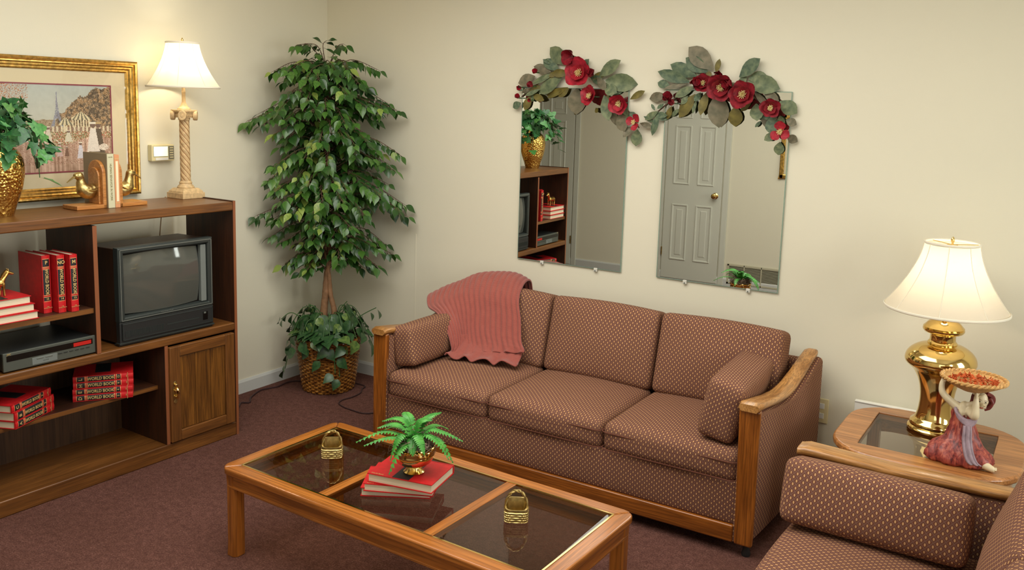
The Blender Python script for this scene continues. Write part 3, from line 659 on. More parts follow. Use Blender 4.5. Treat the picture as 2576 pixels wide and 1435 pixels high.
# door with raised frame and three grooved boards
dx0, dx1, dz0, dz1 = .926, 1.322, .082, .580
dr = box(dx0, dx1, -.002, .014, dz0, dz1).build('door', lam('z'), stand, .003, 2)
def dpart(n, a, b, c, d, e, f, m, bev=.002): return box(a, b, c, d, e, f).build(n, m, dr, bev, 2)
dpart('door_frame', dx0, dx0+.058, -.014, -.001, dz0, dz1, lam('z'), .004); dpart('door_frame', dx1-.058, dx1, -.014, -.001, dz0, dz1, lam('z'), .004)
dpart('door_frame', dx0+.058, dx1-.058, -.014, -.001, dz0, dz0+.055, lam('x'), .004); dpart('door_frame', dx0+.058, dx1-.058, -.014, -.001, dz1-.055, dz1, lam('x'), .004)
bw = (dx1-dx0-.116)/3
for k in range(3): dpart('door_board', dx0+.060+k*bw, dx0+.056+(k+1)*bw, -.006, -.001, dz0+.058, dz1-.058, M_DOORP)
h = MB(); h.M = Matrix.Translation((.951, -.014, .345)) @ Matrix.Rotation(PI/2, 4, 'X')
pl = [(.004, -.058), (.010, -.05), (.006, -.040), (.012, -.02), (.013, 0), (.012, .02), (.006, .040), (.010, .05), (.004, .058)]
h.prism([(x, y) for x, y in pl]+[(-x, y) for x, y in reversed(pl)], 0, .0035, 'z'); hp = h.build('pull_plate', M_BRASSD, dr, .001)
h = MB(); h.tube([(.951, -.018, .372), (.951, -.034, .366), (.951, -.040, .345), (.951, -.034, .322), (.951, -.020, .316)], [.007, .006, .0075, .006, .004], 8); h.build('pull', M_BRASS, dr)
h = MB()
for z in (.385, .355, .325): h.lathe([(0, -.011), (.0095, -.005), (.011, 0), (.0095, .005), (0, .011)], 12, (.951, -.022, z))
h.build('pull_bead', M_BRASS, dr)
# ---------------------------------------------------------------- television
tv = thing('television', 'old boxy tube television with dark wood grain sides standing in the open bay', 'television', st(.683, .020, .6315), STZ)
TW, TH, TD = .533, .478, .40
cb = MB(); cb.add([(0.004, .03, .012), (TW-.004, .03, .012), (TW-.004, .28, .012), (.004, .28, .012), (.004, .03, TH-.006), (TW-.004, .03, TH-.006), (TW-.004, .28, TH-.012), (.004, .28, TH-.012)],
                [(0, 3, 2, 1), (4, 5, 6, 7), (0, 1, 5, 4), (1, 2, 6, 5), (2, 3, 7, 6), (3, 0, 4, 7)])
cb.build('cabinet', M_TVW, tv, .003)
bk_ = MB(); bk_.add([(.03, .28, .03), (TW-.03, .28, .03), (TW-.03, .28, TH-.03), (.03, .28, TH-.03), (.12, .35, .08), (TW-.12, .35, .08), (TW-.12, .35, TH-.12), (.12, .35, TH-.12)],
                    [(0, 1, 2, 3), (7, 6, 5, 4), (0, 4, 5, 1), (1, 5, 6, 2), (2, 6, 7, 3), (3, 7, 4, 0)]); bk_.build('rear_housing', M_BODY, tv)
box(0, TW, .0, .032, .006, .118).build('control_base', M_BODY, tv, .004); 
fr = MB()   # bezel: outer face and splayed inner throat
x0, x1, z0, z1 = .0, TW, .118, TH; ix0, ix1, iz0, iz1 = .030, TW-.030, .140, TH-.030; sx0, sx1, sz0, sz1 = .052, TW-.080, .150, TH-.048
L = lambda a, b, c, d, y: [(a, y, c), (b, y, c), (b, y, d), (a, y, d)]
fr.grid([L(x0, x1, z0, z1, .034), L(x0, x1, z0, z1, .0), L(x0+.006, x1-.006, z0+.006, z1-.006, -.004), L(ix0-.006, ix1+.006, iz0-.006, iz1+.006, -.004), L(ix0, ix1, iz0, iz1, .002), L(ix0+.004, ix1-.004, iz0+.004, iz1-.004, .03)], False, closed_v=True)
fr.build('bezel', M_BEZEL, tv, .0015)
for (a, b, c, d) in ((.008, TW-.008, TH-.012, TH-.008), (.008, TW-.008, .124, .128), (.008, .012, .124, TH-.008), (TW-.012, TW-.008, .124, TH-.008)): box(a, b, -.006, -.003, c, d).build('bezel_trim', M_SILV, tv)
box(ix0, ix1, .030, .034, iz0, iz1).build('screen_surround', M_BODY, tv)
box(ix1-.036, ix1-.004, .006, .032, iz0+.004, iz1-.006).build('speaker_panel', plain('speaker_grey', rgb(112, 118, 114), .5), tv, .003)
scr = MB(); P = []; n = 20; a0, a1, b0, b1 = ix0+.006, ix1-.040, iz0+.004, iz1-.004
for i in range(n+1):
    r = []
    for j in range(n+1):
        u, w = 2*i/n-1, 2*j/n-1; k = 1
        uu = u*(1-.035*w*w); ww = w*(1-.05*u*u); r.append(((a0+a1)/2+(a1-a0)/2*uu, .028-.022*(1-.5*u*u-.5*w*w), (b0+b1)/2+(b1-b0)/2*ww))
    P.append(r)
scr.grid(P, True); scr.build('screen', M_SCREEN, tv)
cp = box(.010, TW-.010, -.008, .002, .028, .112).build('control_flap', M_BODY, tv, .003)
for (a, b, c, d) in ((.012, TW-.012, .106, .109), (.012, TW-.012, .030, .033), (.012, .015, .03, .109), (TW-.015, TW-.012, .03, .109)): box(a, b, -.0095, -.007, c, d).build('flap_trim', M_BEZEL, cp)
for k in range(34): box(.024+k*.0062, .027+k*.0062, -.0095, -.007, .044, .074).build('grille_slot', M_BEZEL, cp)
box(.25, .44, -.0092, -.007, .062, .068).build('flap_line', M_BEZEL, cp); box(.462, .492, -.010, -.007, .048, .092).build('power_window', plain('deep_black', rgb(12, 12, 12), .2), cp, .001); box(.466, .478, -.014, -.009, .082, .090).build('button', M_SILV, cp, .001)
text('MAGNAVOX', .012, frame_m((.255, -.0052, .1335), (1, 0, 0), (0, 0, 1)), M_SILV, tv, ext=.0005)
box(.0, TW, .01, .05, 0.0, .010).build('foot_strip', M_BODY, tv, .002); box(-.004, TW+.004, -.004, .03, .010, .018).build('lip', M_BEZEL, tv, .002)
# ---------------------------------------------------------------- video recorder
vc = thing('video_recorder', 'black and grey video recorder with a red display, beside the television', 'video recorder', st(.140, .012, .632), STZ)
box(0, .412, .008, .35, .008, .084).build('housing', M_BODY, vc, .004)
fp_ = box(-.002, .414, .0, .012, .006, .088).build('front_panel', plain('recorder_grey', rgb(82, 86, 78), .4, .2), vc, .003)
box(.012, .30, -.0015, .001, .050, .076).build('cassette_window', plain('deep_black', rgb(12, 12, 12), .2), vc, .001)
box(.30, .40, -.0012, .001, .050, .076).build('display_window', plain('display_black', rgb(22, 10, 10), .15), vc, .001)
t_ = NT('red_display'); t_.set(Base_Color=rgb(150, 24, 18), Roughness=.4, Emission_Color=rgb(180, 20, 12), Emission_Strength=.25)
box(.308, .392, -.002, -.001, .054, .071).build('red_display', t_.m, vc)
for a, b in ((.140, .170), (.178, .210)): box(a, b, -.003, .001, .034, .040).build('button', M_SILV, vc, .001)
for k in range(6): box(.236+k*.026, .254+k*.026, -.003, .001, .037, .0395).build('button', M_BODY, vc, .0006)
box(.12, .232, -.0015, .001, .012, .044).build('jog_panel', plain('speaker_grey', rgb(112, 118, 114), .5), vc, .001)
text('JVC', .011, frame_m((.022, -.002, .0815), (1, 0, 0), (0, 0, 1)), M_GOLDT, vc, ext=.0005); text('HQ VHS', .007, frame_m((.18, -.002, .024), (1, 0, 0), (0, 0, 1)), M_SILV, vc, ext=.0004)
# ---------------------------------------------------------------- gilt horse on the flat books
ho = thing('gilt_horse', 'small gilt horse ornament standing on the three flat red volumes', 'ornament', st(.150, .09, .9526), STZ)
def skin_mesh(name, V, Ed, Rr, mat, parent, sub=2, root=0, M=None):
    me = bpy.data.meshes.new(name); me.from_pydata(V, Ed, []); me.materials.append(mat); o = bpy.data.objects.new(name, me); COL.objects.link(o)
    sk = o.modifiers.new('skin', 'SKIN'); sk.use_smooth_shade = True
    for i, r in enumerate(Rr): me.skin_vertices[0].data[i].radius = (r, r) if not isinstance(r, tuple) else r
    me.skin_vertices[0].data[root].use_root = True
    ss = o.modifiers.new('sub', 'SUBSURF'); ss.levels = sub; ss.render_levels = sub
    dg = bpy.context.evaluated_depsgraph_get(); m2 = bpy.data.meshes.new_from_object(o.evaluated_get(dg)); bpy.data.objects.remove(o); m2.name = name
    if M: m2.transform(M)
    return inst(name, m2, parent)
def blob(name, tubes, mat, parent, voxel=.003, smooth=4):
    """overlapping tapered limbs fused into one continuous surface"""
    mb = MB()
    for pts, rad, fl in tubes:
        P = catmull([Vector(p) for p in pts], 6); n = len(P); rr = []
        for i in range(n):
            k = i/(n-1)*(len(rad)-1); a = int(k); b_ = min(a+1, len(rad)-1); q = (k-a); q = q*q*(3-2*q); rr.append(rad[a]+(rad[b_]-rad[a])*q)
        e0, e1 = (P[0]-P[1]).normalized(), (P[-1]-P[-2]).normalized()
        P = [P[0]+e0*rr[0]*.75, P[0]+e0*rr[0]*.45]+P+[P[-1]+e1*rr[-1]*.45, P[-1]+e1*rr[-1]*.75]; rr = [rr[0]*.45, rr[0]*.82]+rr+[rr[-1]*.82, rr[-1]*.45]
        mb.tube(P, rr, 14, flat=fl)
    o = mb.build(name, mat, None); r = o.modifiers.new('r', 'REMESH'); r.mode = 'VOXEL'; r.voxel_size = voxel; r.use_smooth_shade = True
    s = o.modifiers.new('s', 'SMOOTH'); s.iterations = smooth; s.factor = .5
    dg = bpy.context.evaluated_depsgraph_get(); m2 = bpy.data.meshes.new_from_object(o.evaluated_get(dg)); bpy.data.objects.remove(o); m2.name = name
    return inst(name, m2, parent)
blob('body', [([(-.038, 0, .058), (0, 0, .057), (.034, 0, .061)], [.019, .018, .019], 1), ([(.036, 0, .066), (.052, 0, .086), (.064, 0, .102)], [.014, .011, .010], .8), ([(.062, 0, .104), (.086, 0, .094)], [.010, .006], .9),
    ([(.036, .011, .056), (.034, .012, .030), (.035, .012, .004)], [.008, .005, .005], 1), ([(.038, -.011, .056), (.040, -.012, .030), (.042, -.012, .004)], [.008, .005, .005], 1),
    ([(-.038, .011, .056), (-.044, .012, .030), (-.042, .012, .004)], [.010, .006, .005], 1), ([(-.038, -.011, .056), (-.038, -.012, .030), (-.034, -.012, .004)], [.010, .006, .005], 1), ([(-.052, 0, .062), (-.062, 0, .048), (-.064, 0, .026)], [.005, .006, .003], 1)], M_GOLD, ho, .0022, 3)
m_ = MB(); m_.tube([(.066, 0, .114), (.056, 0, .108), (.044, 0, .094), (.034, 0, .080)], [.003, .007, .007, .004], 6); m_.build('mane', M_GOLD, ho)
for s in (-1, 1): MB().lathe([(.003, 0), (.002, .006), (0, .010)], 6, (.064, s*.006, .110)).build('ear', M_GOLD, ho)
# ---------------------------------------------------------------- bookends and books on top
def duck(parent, sgn):
    q = sgn
    blob('duck_body', [([(.046*q, 0, .108), (.022*q, 0, .090), (-.006*q, 0, .080), (-.028*q, 0, .094), (-.038*q, 0, .118), (-.040*q, 0, .140), (-.048*q, 0, .158)], [.012, .030, .037, .034, .023, .0175, .021], 1),
        ([(-.046*q, 0, .158), (-.060*q, 0, .157)], [.021, .017], .9)], M_BRASSD, parent, .003, 4)
    b = MB(); b.tube([(-.062*sgn, 0, .156), (-.080*sgn, 0, .147), (-.106*sgn, 0, .128)], [.012, .007, .004], 10, flat=.6); b.build('duck_bill', M_BRASSD, parent)
    for s in (-1, 1):
        e = MB(); e.lathe([(0, -.003), (.003, 0), (0, .003)], 8, (-.060*sgn, s*.017, .163)); e.build('duck_eye', M_BODY, parent)
        w = MB(); w.tube(catmull([(-.020*sgn, s*.033, .088), (.002*sgn, s*.037, .088), (.026*sgn, s*.026, .100)], 5), [.005, .010, .014, .016, .017, .017, .015, .012, .009, .006, .003], 8, flat=.35); w.build('duck_wing', M_BRASSD, parent)
BEM = wood('bookend_oak', rgb(178, 112, 50), rgb(214, 150, 82), 'x', 1.2, .35, .2)
def bookend(label, x, y, sgn):
    t = thing('duck_bookend', label, 'bookend', st(x, y, 1.2845), STZ, 'brass duck bookends')
    box(*sorted((0, -sgn*.150)), 0, .125, 0, .020).build('base', BEM, t, .003)
    poly = [(0.0, 0), (.125, 0), (.125, .150)]+[(.0625+.0625*math.cos(math.radians(a)), .165+.065*math.sin(math.radians(a))) for a in range(10, 171, 16)]+[(0, .150)]
    MB().prism(poly, *sorted((-sgn*.018, 0)), 'x').build('arched_board', BEM, t, .003)
    poly2 = [(.02, .02), (.105, .02), (.105, .135)]+[(.0625+.0425*math.cos(math.radians(a)), .150+.045*math.sin(math.radians(a))) for a in range(10, 171, 16)]+[(.02, .135)]
    MB().prism(poly2, *sorted((-sgn*.028, -sgn*.018)), 'x').build('raised_board', BEM, t, .003)
    d = bpy.data.objects.new('duck', None)
    e = MB(); 
    sub = Matrix.Translation((-sgn*.052, .0625, .0))
    before = set(o.name for o in COL.objects); duck(t, sgn)
    for o in list(COL.objects):
        if o.name not in before: o.matrix_basis = sub
    bpy.data.objects.remove(d)
    return t
bookend('oak bookend with a brass duck facing left, left of the pale books', .733, .168, 1)
bookend('oak bookend with a brass duck facing right, right of the pale books', .800, .168, -1)
def flatbook(label, x, T, h, col, line, lines):
    t = thing('hardback_book', label, 'book', st(x, .160, 1.2845), STZ, 'books between the duck bookends')
    c = MB(); c.box(0, .003, .004, .20, 0, h); c.box(T-.003, T, .004, .20, 0, h); c.box(0, T, 0, .005, 0, h); co = c.build('cover', col, t, .001)
    box(.003, T-.003, .005, .195, .004, h-.004).build('page_block', M_PAGE, t)
    for (s, z, m, w) in lines: text(s, w, frame_m((T/2, -.0006, z), (0, 0, -1), (1, 0, 0)), m, co, sx=.78)
    for a, b in line: box(.001, T-.001, -.0008, .0002, a, b).build('spine_rule', M_GOLDT, co)
    return t
flatbook('taupe hardback with an olive spine title, nearer the left bookend', .734, .037, .262, plain('taupe_cover', rgb(150, 134, 106), .6), [], [])
bk1 = COL.objects[-1]
sp1 = st(.734, .160, 1.2845)
b1 = [o for o in COL.objects if o.get('label', '').startswith('taupe hardback')][0]
sb = box(.002, .035, -.0012, .0, 0.001, .261).build('spine_panel', plain('pale_spine', rgb(206, 202, 168), .6), b1)
text('HUMAN BEHAVIOR IN WORK', .0155, frame_m((.0185, -.0016, .125), (0, 0, -1), (1, 0, 0)), plain('olive_print', rgb(120, 110, 60), .6), b1, sx=.86)
text('DAVIS', .008, frame_m((.0185, -.0016, .245), (1, 0, 0), (0, 0, 1)), plain('olive_print', rgb(120, 110, 60), .6), b1)
flatbook('cream hardback with an orange spine, nearer the right bookend', .772, .026, .256, plain('orange_spine', rgb(214, 150, 104), .6), [(.235, .238), (.02, .023)], [('PSYCHOLOGY', .15, plain('cream_print', rgb(240, 228, 190), .6), .012)])
b2 = [o for o in COL.objects if o.get('label', '').startswith('cream hardback')][0]
box(.007, .019, -.0012, .0, .03, .225).build('spine_panel', plain('cream_print', rgb(240, 228, 190), .6), b2)
# ---------------------------------------------------------------- lamps
def shade(t, z0, z1, r0, r1, npan, flare=1.0, bulbz=None, power=20, col=(1.0, .86, .66), tilt=0):
    mb = MB(); prof = []; n = 14; Wr = .0022
    for i in range(n+1):
        f = i/n; r = r1+(r0-r1)*((1-f)**1.75*.82+(1-f)*.18); prof.append((r, z0+(z1-z0)*f))
    seg = npan*8; P = []
    for r, z in prof:
        row = []
        for j in range(seg):
            a = 2*PI*j/seg; q = (j % 8)/8; rr = r*(1-.018*math.sin(PI*q)); row.append((rr*math.cos(a), rr*math.sin(a), z))
        P.append(row)
    mb.grid(P, True, closed_v=True); sh = mb.build('shade', M_SHADE, t, angle=60)
    for (r, z) in (prof[0], prof[-1]):
        MB().tube([(r*math.cos(2*PI*j/64), r*math.sin(2*PI*j/64), z) for j in range(64)], .0035, 6, closed=True, flat=1.6).build('shade_trim', M_SEAM, sh)
    for k in range(npan):
        a = 2*PI*k/npan; MB().tube([((r+.001)*math.cos(a), (r+.001)*math.sin(a), z) for r, z in prof], .0016, 5).build('shade_seam', M_SEAM, sh)
    zc = bulbz or (z0+z1)/2
    hp_ = [(.0, 0, z0-.045+.02)]
    s_ = MB(); 
    for sg in (-1, 1):
        s_.tube(catmull([(0, 0, zc-.06), (sg*.05, 0, zc-.03), (sg*.058, 0, zc+.04), (sg*.03, 0, z1-.02), (0, 0, z1-.006)], 6), .0022, 6)
    s_.build('harp', M_BRASS, t)
    sp = MB()
    for k in range(3):
        a = 2*PI*k/3+.4; sp.tube([(0, 0, z1-.006), (r1*math.cos(a), r1*math.sin(a), z1-.002)], .0018, 5)
    sp.build('spider', M_BRASS, t)
    MB().lathe([(.005, 0), (.004, .008), (.007, .014), (.0075, .022), (.004, .030), (0, .034)], 12, (0, 0, z1-.006)).build('finial', M_BRASS, t)
    bl = NT('lit_bulb') if 'lit_bulb' not in MATS else None
    if bl: bl.set(Base_Color=(1, 1, 1, 1), Emission_Color=(1, .86, .66, 1), Emission_Strength=3); MATS['lit_bulb'] = bl.m
    MB().lathe([(.013, -.05), (.014, -.03), (.026, -.004), (.030, .014), (.024, .034), (.010, .044), (0, .046)], 18, (0, 0, zc)).build('bulb', MATS['lit_bulb'], t)
    MB().lathe([(.018, -.09), (.020, -.06), (.018, -.048)], 16, (0, 0, zc)).build('socket', M_BRASS, t)
    d = bpy.data.lights.new('bulb_light', 'POINT'); d.energy = power; d.color = col; d.shadow_soft_size = .035
    o = bpy.data.objects.new('bulb_light', d); COL.objects.link(o); o.parent = t; o.location = (0, 0, zc+.01)
    return sh
M_COLM = plain('antiqued_ivory_resin', rgb(204, 174, 128), .5, 0, .4, .2, 50); M_COLD = plain('antiqued_groove', rgb(150, 98, 56), .6)
la = thing('column_lamp', 'twisted ivory column table lamp with a bell shade on the entertainment stand', 'lamp', st(1.283, .318, 1.2845), STZ)
b = MB(); q = .083; b.box(-q, q, -q, q, 0, .030); b.build('plinth', M_COLM, la, .002)
b = MB(); P = []
for s_, z in ((.076, .030), (.074, .038), (.064, .046), (.058, .052), (.050, .054)): P.append([(-s_, -s_, z), (s_, -s_, z), (s_, s_, z), (-s_, s_, z)])
b.grid(P, False, closed_v=True); b.add(P[-1], [(0, 1, 2, 3)]); b.build('stepped_base', M_COLM, la, .002)
b = MB(); b.lathe([(.052, .052), (.054, .058), (.048, .066), (.040, .072), (.038, .078), (.041, .082), (.036, .088), (.033, .092)], 32); b.build('base_ring', M_COLM, la)
b = MB(); P = []; n = 80; seg = 40
for i in range(n+1):
    z = .088+(.418-.088)*i/n; tw = i/n*2*PI*3.4; r0 = .0325-.0015*i/n
    P.append([((r0-.0045*(max(0, math.cos(6*(2*PI*j/seg)+6*tw*.55))**3))*math.cos(2*PI*j/seg), (r0-.0045*(max(0, math.cos(6*(2*PI*j/seg)+6*tw*.55))**3))*math.sin(2*PI*j/seg), z) for j in range(seg)])
b.grid(P, True, closed_v=True); b.build('twisted_shaft', M_COLM, la, angle=180)
for k in range(6):
    pth = []
    for i in range(121):
        z = .088+(.418-.088)*i/120; tw = i/120*2*PI*3.4*.55; a = -tw+2*PI*k/6; pth.append((.0292*math.cos(a), .0292*math.sin(a), z))
    MB().tube(pth, .0016, 5).build('groove', M_COLD, la)
b = MB(); b.lathe([(.031, .414), (.036, .420), (.036, .428), (.033, .434), (.040, .446), (.046, .452)], 32); b.build('capital_neck', M_COLM, la)
for sx in (-1, 1):
    for sy in (-1, 1):
        b = MB(); b.M = Matrix.Translation((sx*.048, sy*.048, .442)) @ Matrix.Rotation(math.atan2(sy, sx)+PI/2, 4, 'Z') @ Matrix.Rotation(PI/2, 4, 'X')
        b.lathe([(0, -.014), (.008, -.015), (.011, -.012), (.016, -.014), (.024, -.013), (.026, -.008), (.026, .008), (.024, .013), (.016, .014), (.011, .012), (.008, .015), (0, .014)], 20); b.build('volute', M_COLM, la)
b = box(-.046, .046, -.046, .046, .430, .452).build('capital_block', M_COLM, la, .004)
for k in range(5):
    for sy in (-1, 1): MB().lathe([(0, -.006), (.005, 0), (0, .006)], 8, (-.024+.012*k, sy*.047, .441)).build('egg_bead', M_COLM, la)
b = box(-.058, .058, -.058, .058, .460, .472).build('abacus', M_COLM, la, .003); box(-.050, .050, -.050, .050, .452, .460).build('abacus', M_COLM, la, .002)
b = MB(); b.lathe([(.042, .472), (.040, .478), (.030, .484), (.018, .500), (.012, .512), (.011, .560), (.013, .565), (.011, .572), (.010, .60)], 24); b.build('stem', M_COLM, la)
shade(la, .592, .822, .222, .100, 8, bulbz=.70, power=6.5)
la.scale = (.84, .84, 1)
MB().tube(catmull([st(1.215, .40, 1.285)-la.location*0, st(1.212, .412, 1.27), st(1.205, .425, 1.20), st(1.19, .43, 1.05), st(1.18, .43, .9)], 6), .003, 6).build('lamp_cord', M_CORDT)
tag(COL.objects[-1], 'tan lamp cord hanging behind the stand above the television', 'cord')
# end table lamp
tl = thing('brass_lamp', 'large polished brass urn table lamp with a bell shade on the end table', 'lamp', (3.86, -.42, .5305))
b = MB(); b.lathe([(.103, 0), (.106, .006), (.103, .014), (.096, .018), (.098, .026), (.094, .036), (.082, .044), (.078, .052)], 48); b.build('foot', M_BRASS, tl)
prof = [(.078, .050), (.070, .075), (.066, .11), (.066, .15), (.072, .19), (.084, .225), (.102, .255), (.120, .272), (.131, .282), (.137, .292), (.138, .305), (.132, .325), (.116, .345), (.090, .362), (.064, .370), (.056, .372)]
pp = catmull([(r, 0, z) for r, z in prof], 4)
b = MB(); b.lathe([(p.x, p.z) for p in pp], 64); b.build('urn_body', M_BRASS, tl, angle=50)
b = MB(); b.lathe([(.056, .370), (.058, .376), (.054, .382), (.050, .386), (.049, .410), (.052, .416), (.058, .419)], 40); b.build('neck', M_BRASS, tl)
b = MB(); b.lathe([(.058, .417), (.074, .422), (.080, .430), (.080, .436), (.076, .438), (.079, .443), (.072, .450), (.062, .462), (.044, .472), (.024, .477), (.020, .480)], 48); b.build('lid', M_BRASS, tl)
b = MB(); b.lathe([(.018, .478), (.022, .486), (.018, .494), (.011, .500), (.009, .53)], 20); b.build('lid_knob', M_BRASS, tl)
shade(tl, .522, .795, .237, .103, 8, bulbz=.635, power=7.5)
# ---------------------------------------------------------------- framed print
PY0, PY1, PZ0, PZ1 = -2.36, -1.452, 1.305, 1.998
pic = thing('framed_print', 'gilt framed print of a city promenade with a lattice tower above the stand', 'picture', (0, (PY0+PY1)/2, PZ0), PI/2)
pw, ph = PY1-PY0, PZ1-PZ0; fwid = .060
for (ax, L0, cx, cz, ang) in (('h', pw, 0, 0, 0), ('h', pw, 0, ph, 1), ('v', ph, -pw/2, ph/2, 0), ('v', ph, pw/2, ph/2, 1)):
    pr = [(0, 0), (0, .030), (.008, .036), (.016, .034), (.020, .026), (.026, .028), (.032, .022), (.040, .022), (.046, .014), (.054, .014), (fwid, .008), (fwid, 0)]   # (inward, outward)
    m_ = MB(); P = []
    for e in (0, 1):
        ring = []
        for (i_, o_) in pr:
            if ax == 'h':
                x = (-pw/2+i_) if e == 0 else (pw/2-i_); z = i_ if ang == 0 else ph-i_
            else:
                x = -pw/2+i_ if ang == 0 else pw/2-i_; z = i_ if e == 0 else ph-i_
            ring.append((x, -o_-.004, z))
        P.append(ring)
    m_.grid(P, False, closed_v=True); m_.build('frame_moulding', M_GOLD, pic)
box(-pw/2+.02, pw/2-.02, -.008, -.001, .02, ph-.02).build('mat_board', plain('cream_mat', rgb(222, 206, 168), .8), pic)
ix, iz0, iz1 = pw/2-.148, .138, .560
mr = MB(); R = lambda q, y: [(-ix-q, y, iz0-q), (ix+q, y, iz0-q), (ix+q, y, iz1+q), (-ix-q, y, iz1+q)]
mr.grid([R(.007, -.0085), R(.007, -.010), R(0, -.010), R(0, -.0085)], False, closed_v=True); mr.build('burgundy_fillet', plain('burgundy_fillet', rgb(140, 62, 72), .6), pic)
def painting(nx, ny):
    rs = np.random.RandomState(3); x, y = np.meshgrid(np.linspace(0, 1, nx), np.linspace(0, 1, ny)); A = 1.45; n1 = rs.rand(ny, nx); n2 = rs.rand(ny, nx); n3 = rs.rand(ny, nx)
    sm = lambda a, k: sum(np.roll(np.roll(a, i, 0), j, 1) for i in range(-k, k+1) for j in range(-k, k+1))/(2*k+1)**2
    s1 = sm(n1, 3); s1 = (s1-s1.min())/(s1.max()-s1.min()); C = np.zeros((ny, nx, 3)); c = lambda *v: np.array(v)/255.
    sky = c(196, 194, 176)[None, None]*(1-y[..., None]*.0)+(y[..., None]-.6)*c(-30, -14, 4); C[:] = sky+(s1[..., None]-.5)*.05
    def put(mask, col, jit=.0): C[mask] = np.array(col)/255.+(n2[mask][:, None]-.5)*jit
    hor = .52
    # distant trees both sides
    tl_ = (y < hor+.06+.16*sm(n2, 6)+.05*s1+.34*np.clip((x-.60)/.40, 0, 1)**.55+.03*np.sin(x*38)*np.clip((x-.6)*4, 0, 1)) & (y > hor-.04) & (x > .52); put(tl_, (128, 106, 78), .5); bl = sm(n3, 2); put(tl_ & (bl > np.percentile(bl, 62)), (166, 132, 92), .4); put(tl_ & (bl < np.percentile(bl, 25)), (92, 76, 56), .3)
    put((y < hor+.06+.04*s1) & (y > hor-.03) & (x < .52), (158, 136, 104), .3)
    lf = (x < .30) & (y > hor+.18+.4*x) & (n1 > .45+1.1*x); put(lf, (176, 112, 70), .35)
    put((x > .03) & (x < .045) & (y > .3), (104, 80, 60), .15)
    # lattice tower
    tx = .53; hgt = np.clip((y-hor)/(.93-hor), 0, 1); wd = .052*(1-hgt)**2.6+.0045
    tower = (np.abs(x-tx) < wd) & (y > hor-.02) & (y < .93); hole = (np.abs(x-tx) < wd*.45) & (hgt < .22); put(tower & ~hole & ((n3 > .12)), (142, 142, 152), .12)
    # crowd band, tents and flower beds
    put((y < hor) & (y > .36), (150, 120, 96), .42); m = (y < hor+.005) & (y > hor-.09) & (np.sin(x*170) > .1); put(m, (218, 202, 168), .2)
    for cx, cy, w in ((.735, hor+.08, .085), (.60, hor+.015, .06)):
        tr = (y < cy+.10-(np.abs(x-cx)/w)*.075) & (y > cy) & (np.abs(x-cx) < w); put(tr, (222, 206, 164), .1); put(tr & (np.sin((x-cx)/(.03+(cy+.10-y))*20) > .3), (112, 104, 84), .1)
        put((np.abs(x-cx) < w*.9) & (y < cy) & (y > cy-.09) & (np.sin(x*260) > .2), (228, 212, 172), .1)
    fl = (y < .46) & (y > .33+.06*np.sin(x*9)) & (x > .45); put(fl, (132, 122, 74), .45); put(fl & (n1 > .72), (186, 74, 52), .2); put(fl & (n3 > .75), (226, 210, 180), .1)
    # wet pavement with streaky reflections
    col_noise = sm(n1, 1)[0][None, :].repeat(ny, 0); pav = y < .33+.05*np.sin(x*9)*(x > .45)+.02; base = c(190, 156, 132)[None, None]+(sm(n2, 2)[..., None]-.5)*.30+(col_noise[..., None]-.5)*.55
    C[pav] = base[pav]
    put(pav & (n1 > .86) & (y > .08), (150, 96, 74), .2)
    # figures
    def fig(cx, base_y, h, w, top, dark=False):
        body = (y > base_y) & (y < base_y+h*.78) & (np.abs(x-cx) < w*(1-.6*(y-base_y)/(h*.78))); head = ((x-cx)/(w*.42))**2+((y-base_y-h*.88)/(h*.085))**2 < 1
        put(body, top, .1); put(head, (120, 92, 78), .08); put((np.abs(x-cx) < w*.5) & (np.abs(y-base_y-h*.95) < h*.03), (232, 222, 200) if not dark else (190, 160, 110), .05)
    fig(.885, .20, .38, .055, (96, 80, 62), True); fig(.835, .22, .36, .058, (232, 220, 204)); fig(.72, .14, .20, .032, (216, 210, 214)); fig(.54, .17, .17, .026, (206, 176, 168)); fig(.60, .17, .12, .02, (120, 84, 64)); fig(.62, .34, .14, .035, (216, 206, 180)); fig(.45, .33, .20, .034, (214, 202, 178))
    put(((x-.93)/.045)**2+((y-.27)/.04)**2 < 1, (224, 206, 186), .35)
    return np.clip(C, 0, 1)
nx, ny = 230, 160; Cc = painting(nx, ny)
xs_ = np.linspace(-ix, ix, nx+1); zs_ = np.linspace(iz0, iz1, ny+1); X, Z = np.meshgrid(xs_, zs_); V = np.stack([X, np.full_like(X, -.0088), Z], -1).reshape(-1, 3)
I = np.arange(ny)[:, None]*(nx+1)+np.arange(nx)[None, :]; F = np.stack([I, I+1, I+nx+2, I+nx+1], -1).reshape(-1, 4)
me = bpy.data.meshes.new('print'); me.from_pydata(V.tolist(), [], F.tolist()); ca = me.color_attributes.new('ink', 'FLOAT_COLOR', 'CORNER')
lc = np.where(Cc <= .04045, Cc/12.92, ((Cc+.055)/1.055)**2.4).reshape(-1, 3); lc = np.concatenate([lc, np.ones((len(lc), 1))], 1); ca.data.foreach_set('color', np.repeat(lc, 4, 0).ravel().astype(np.float32))
t_ = NT('printed_ink'); a_ = t_.node('ShaderNodeAttribute', attribute_name='ink'); t_.link(a_.outputs['Color'], t_.b.inputs['Base Color']); t_.set(Roughness=.6); me.materials.append(t_.m)
inst('print', me, pic)
box(-pw/2+.055, pw/2-.055, -.0135, -.0125, .055, ph-.055).build('picture_glass', M_PICG, pic)
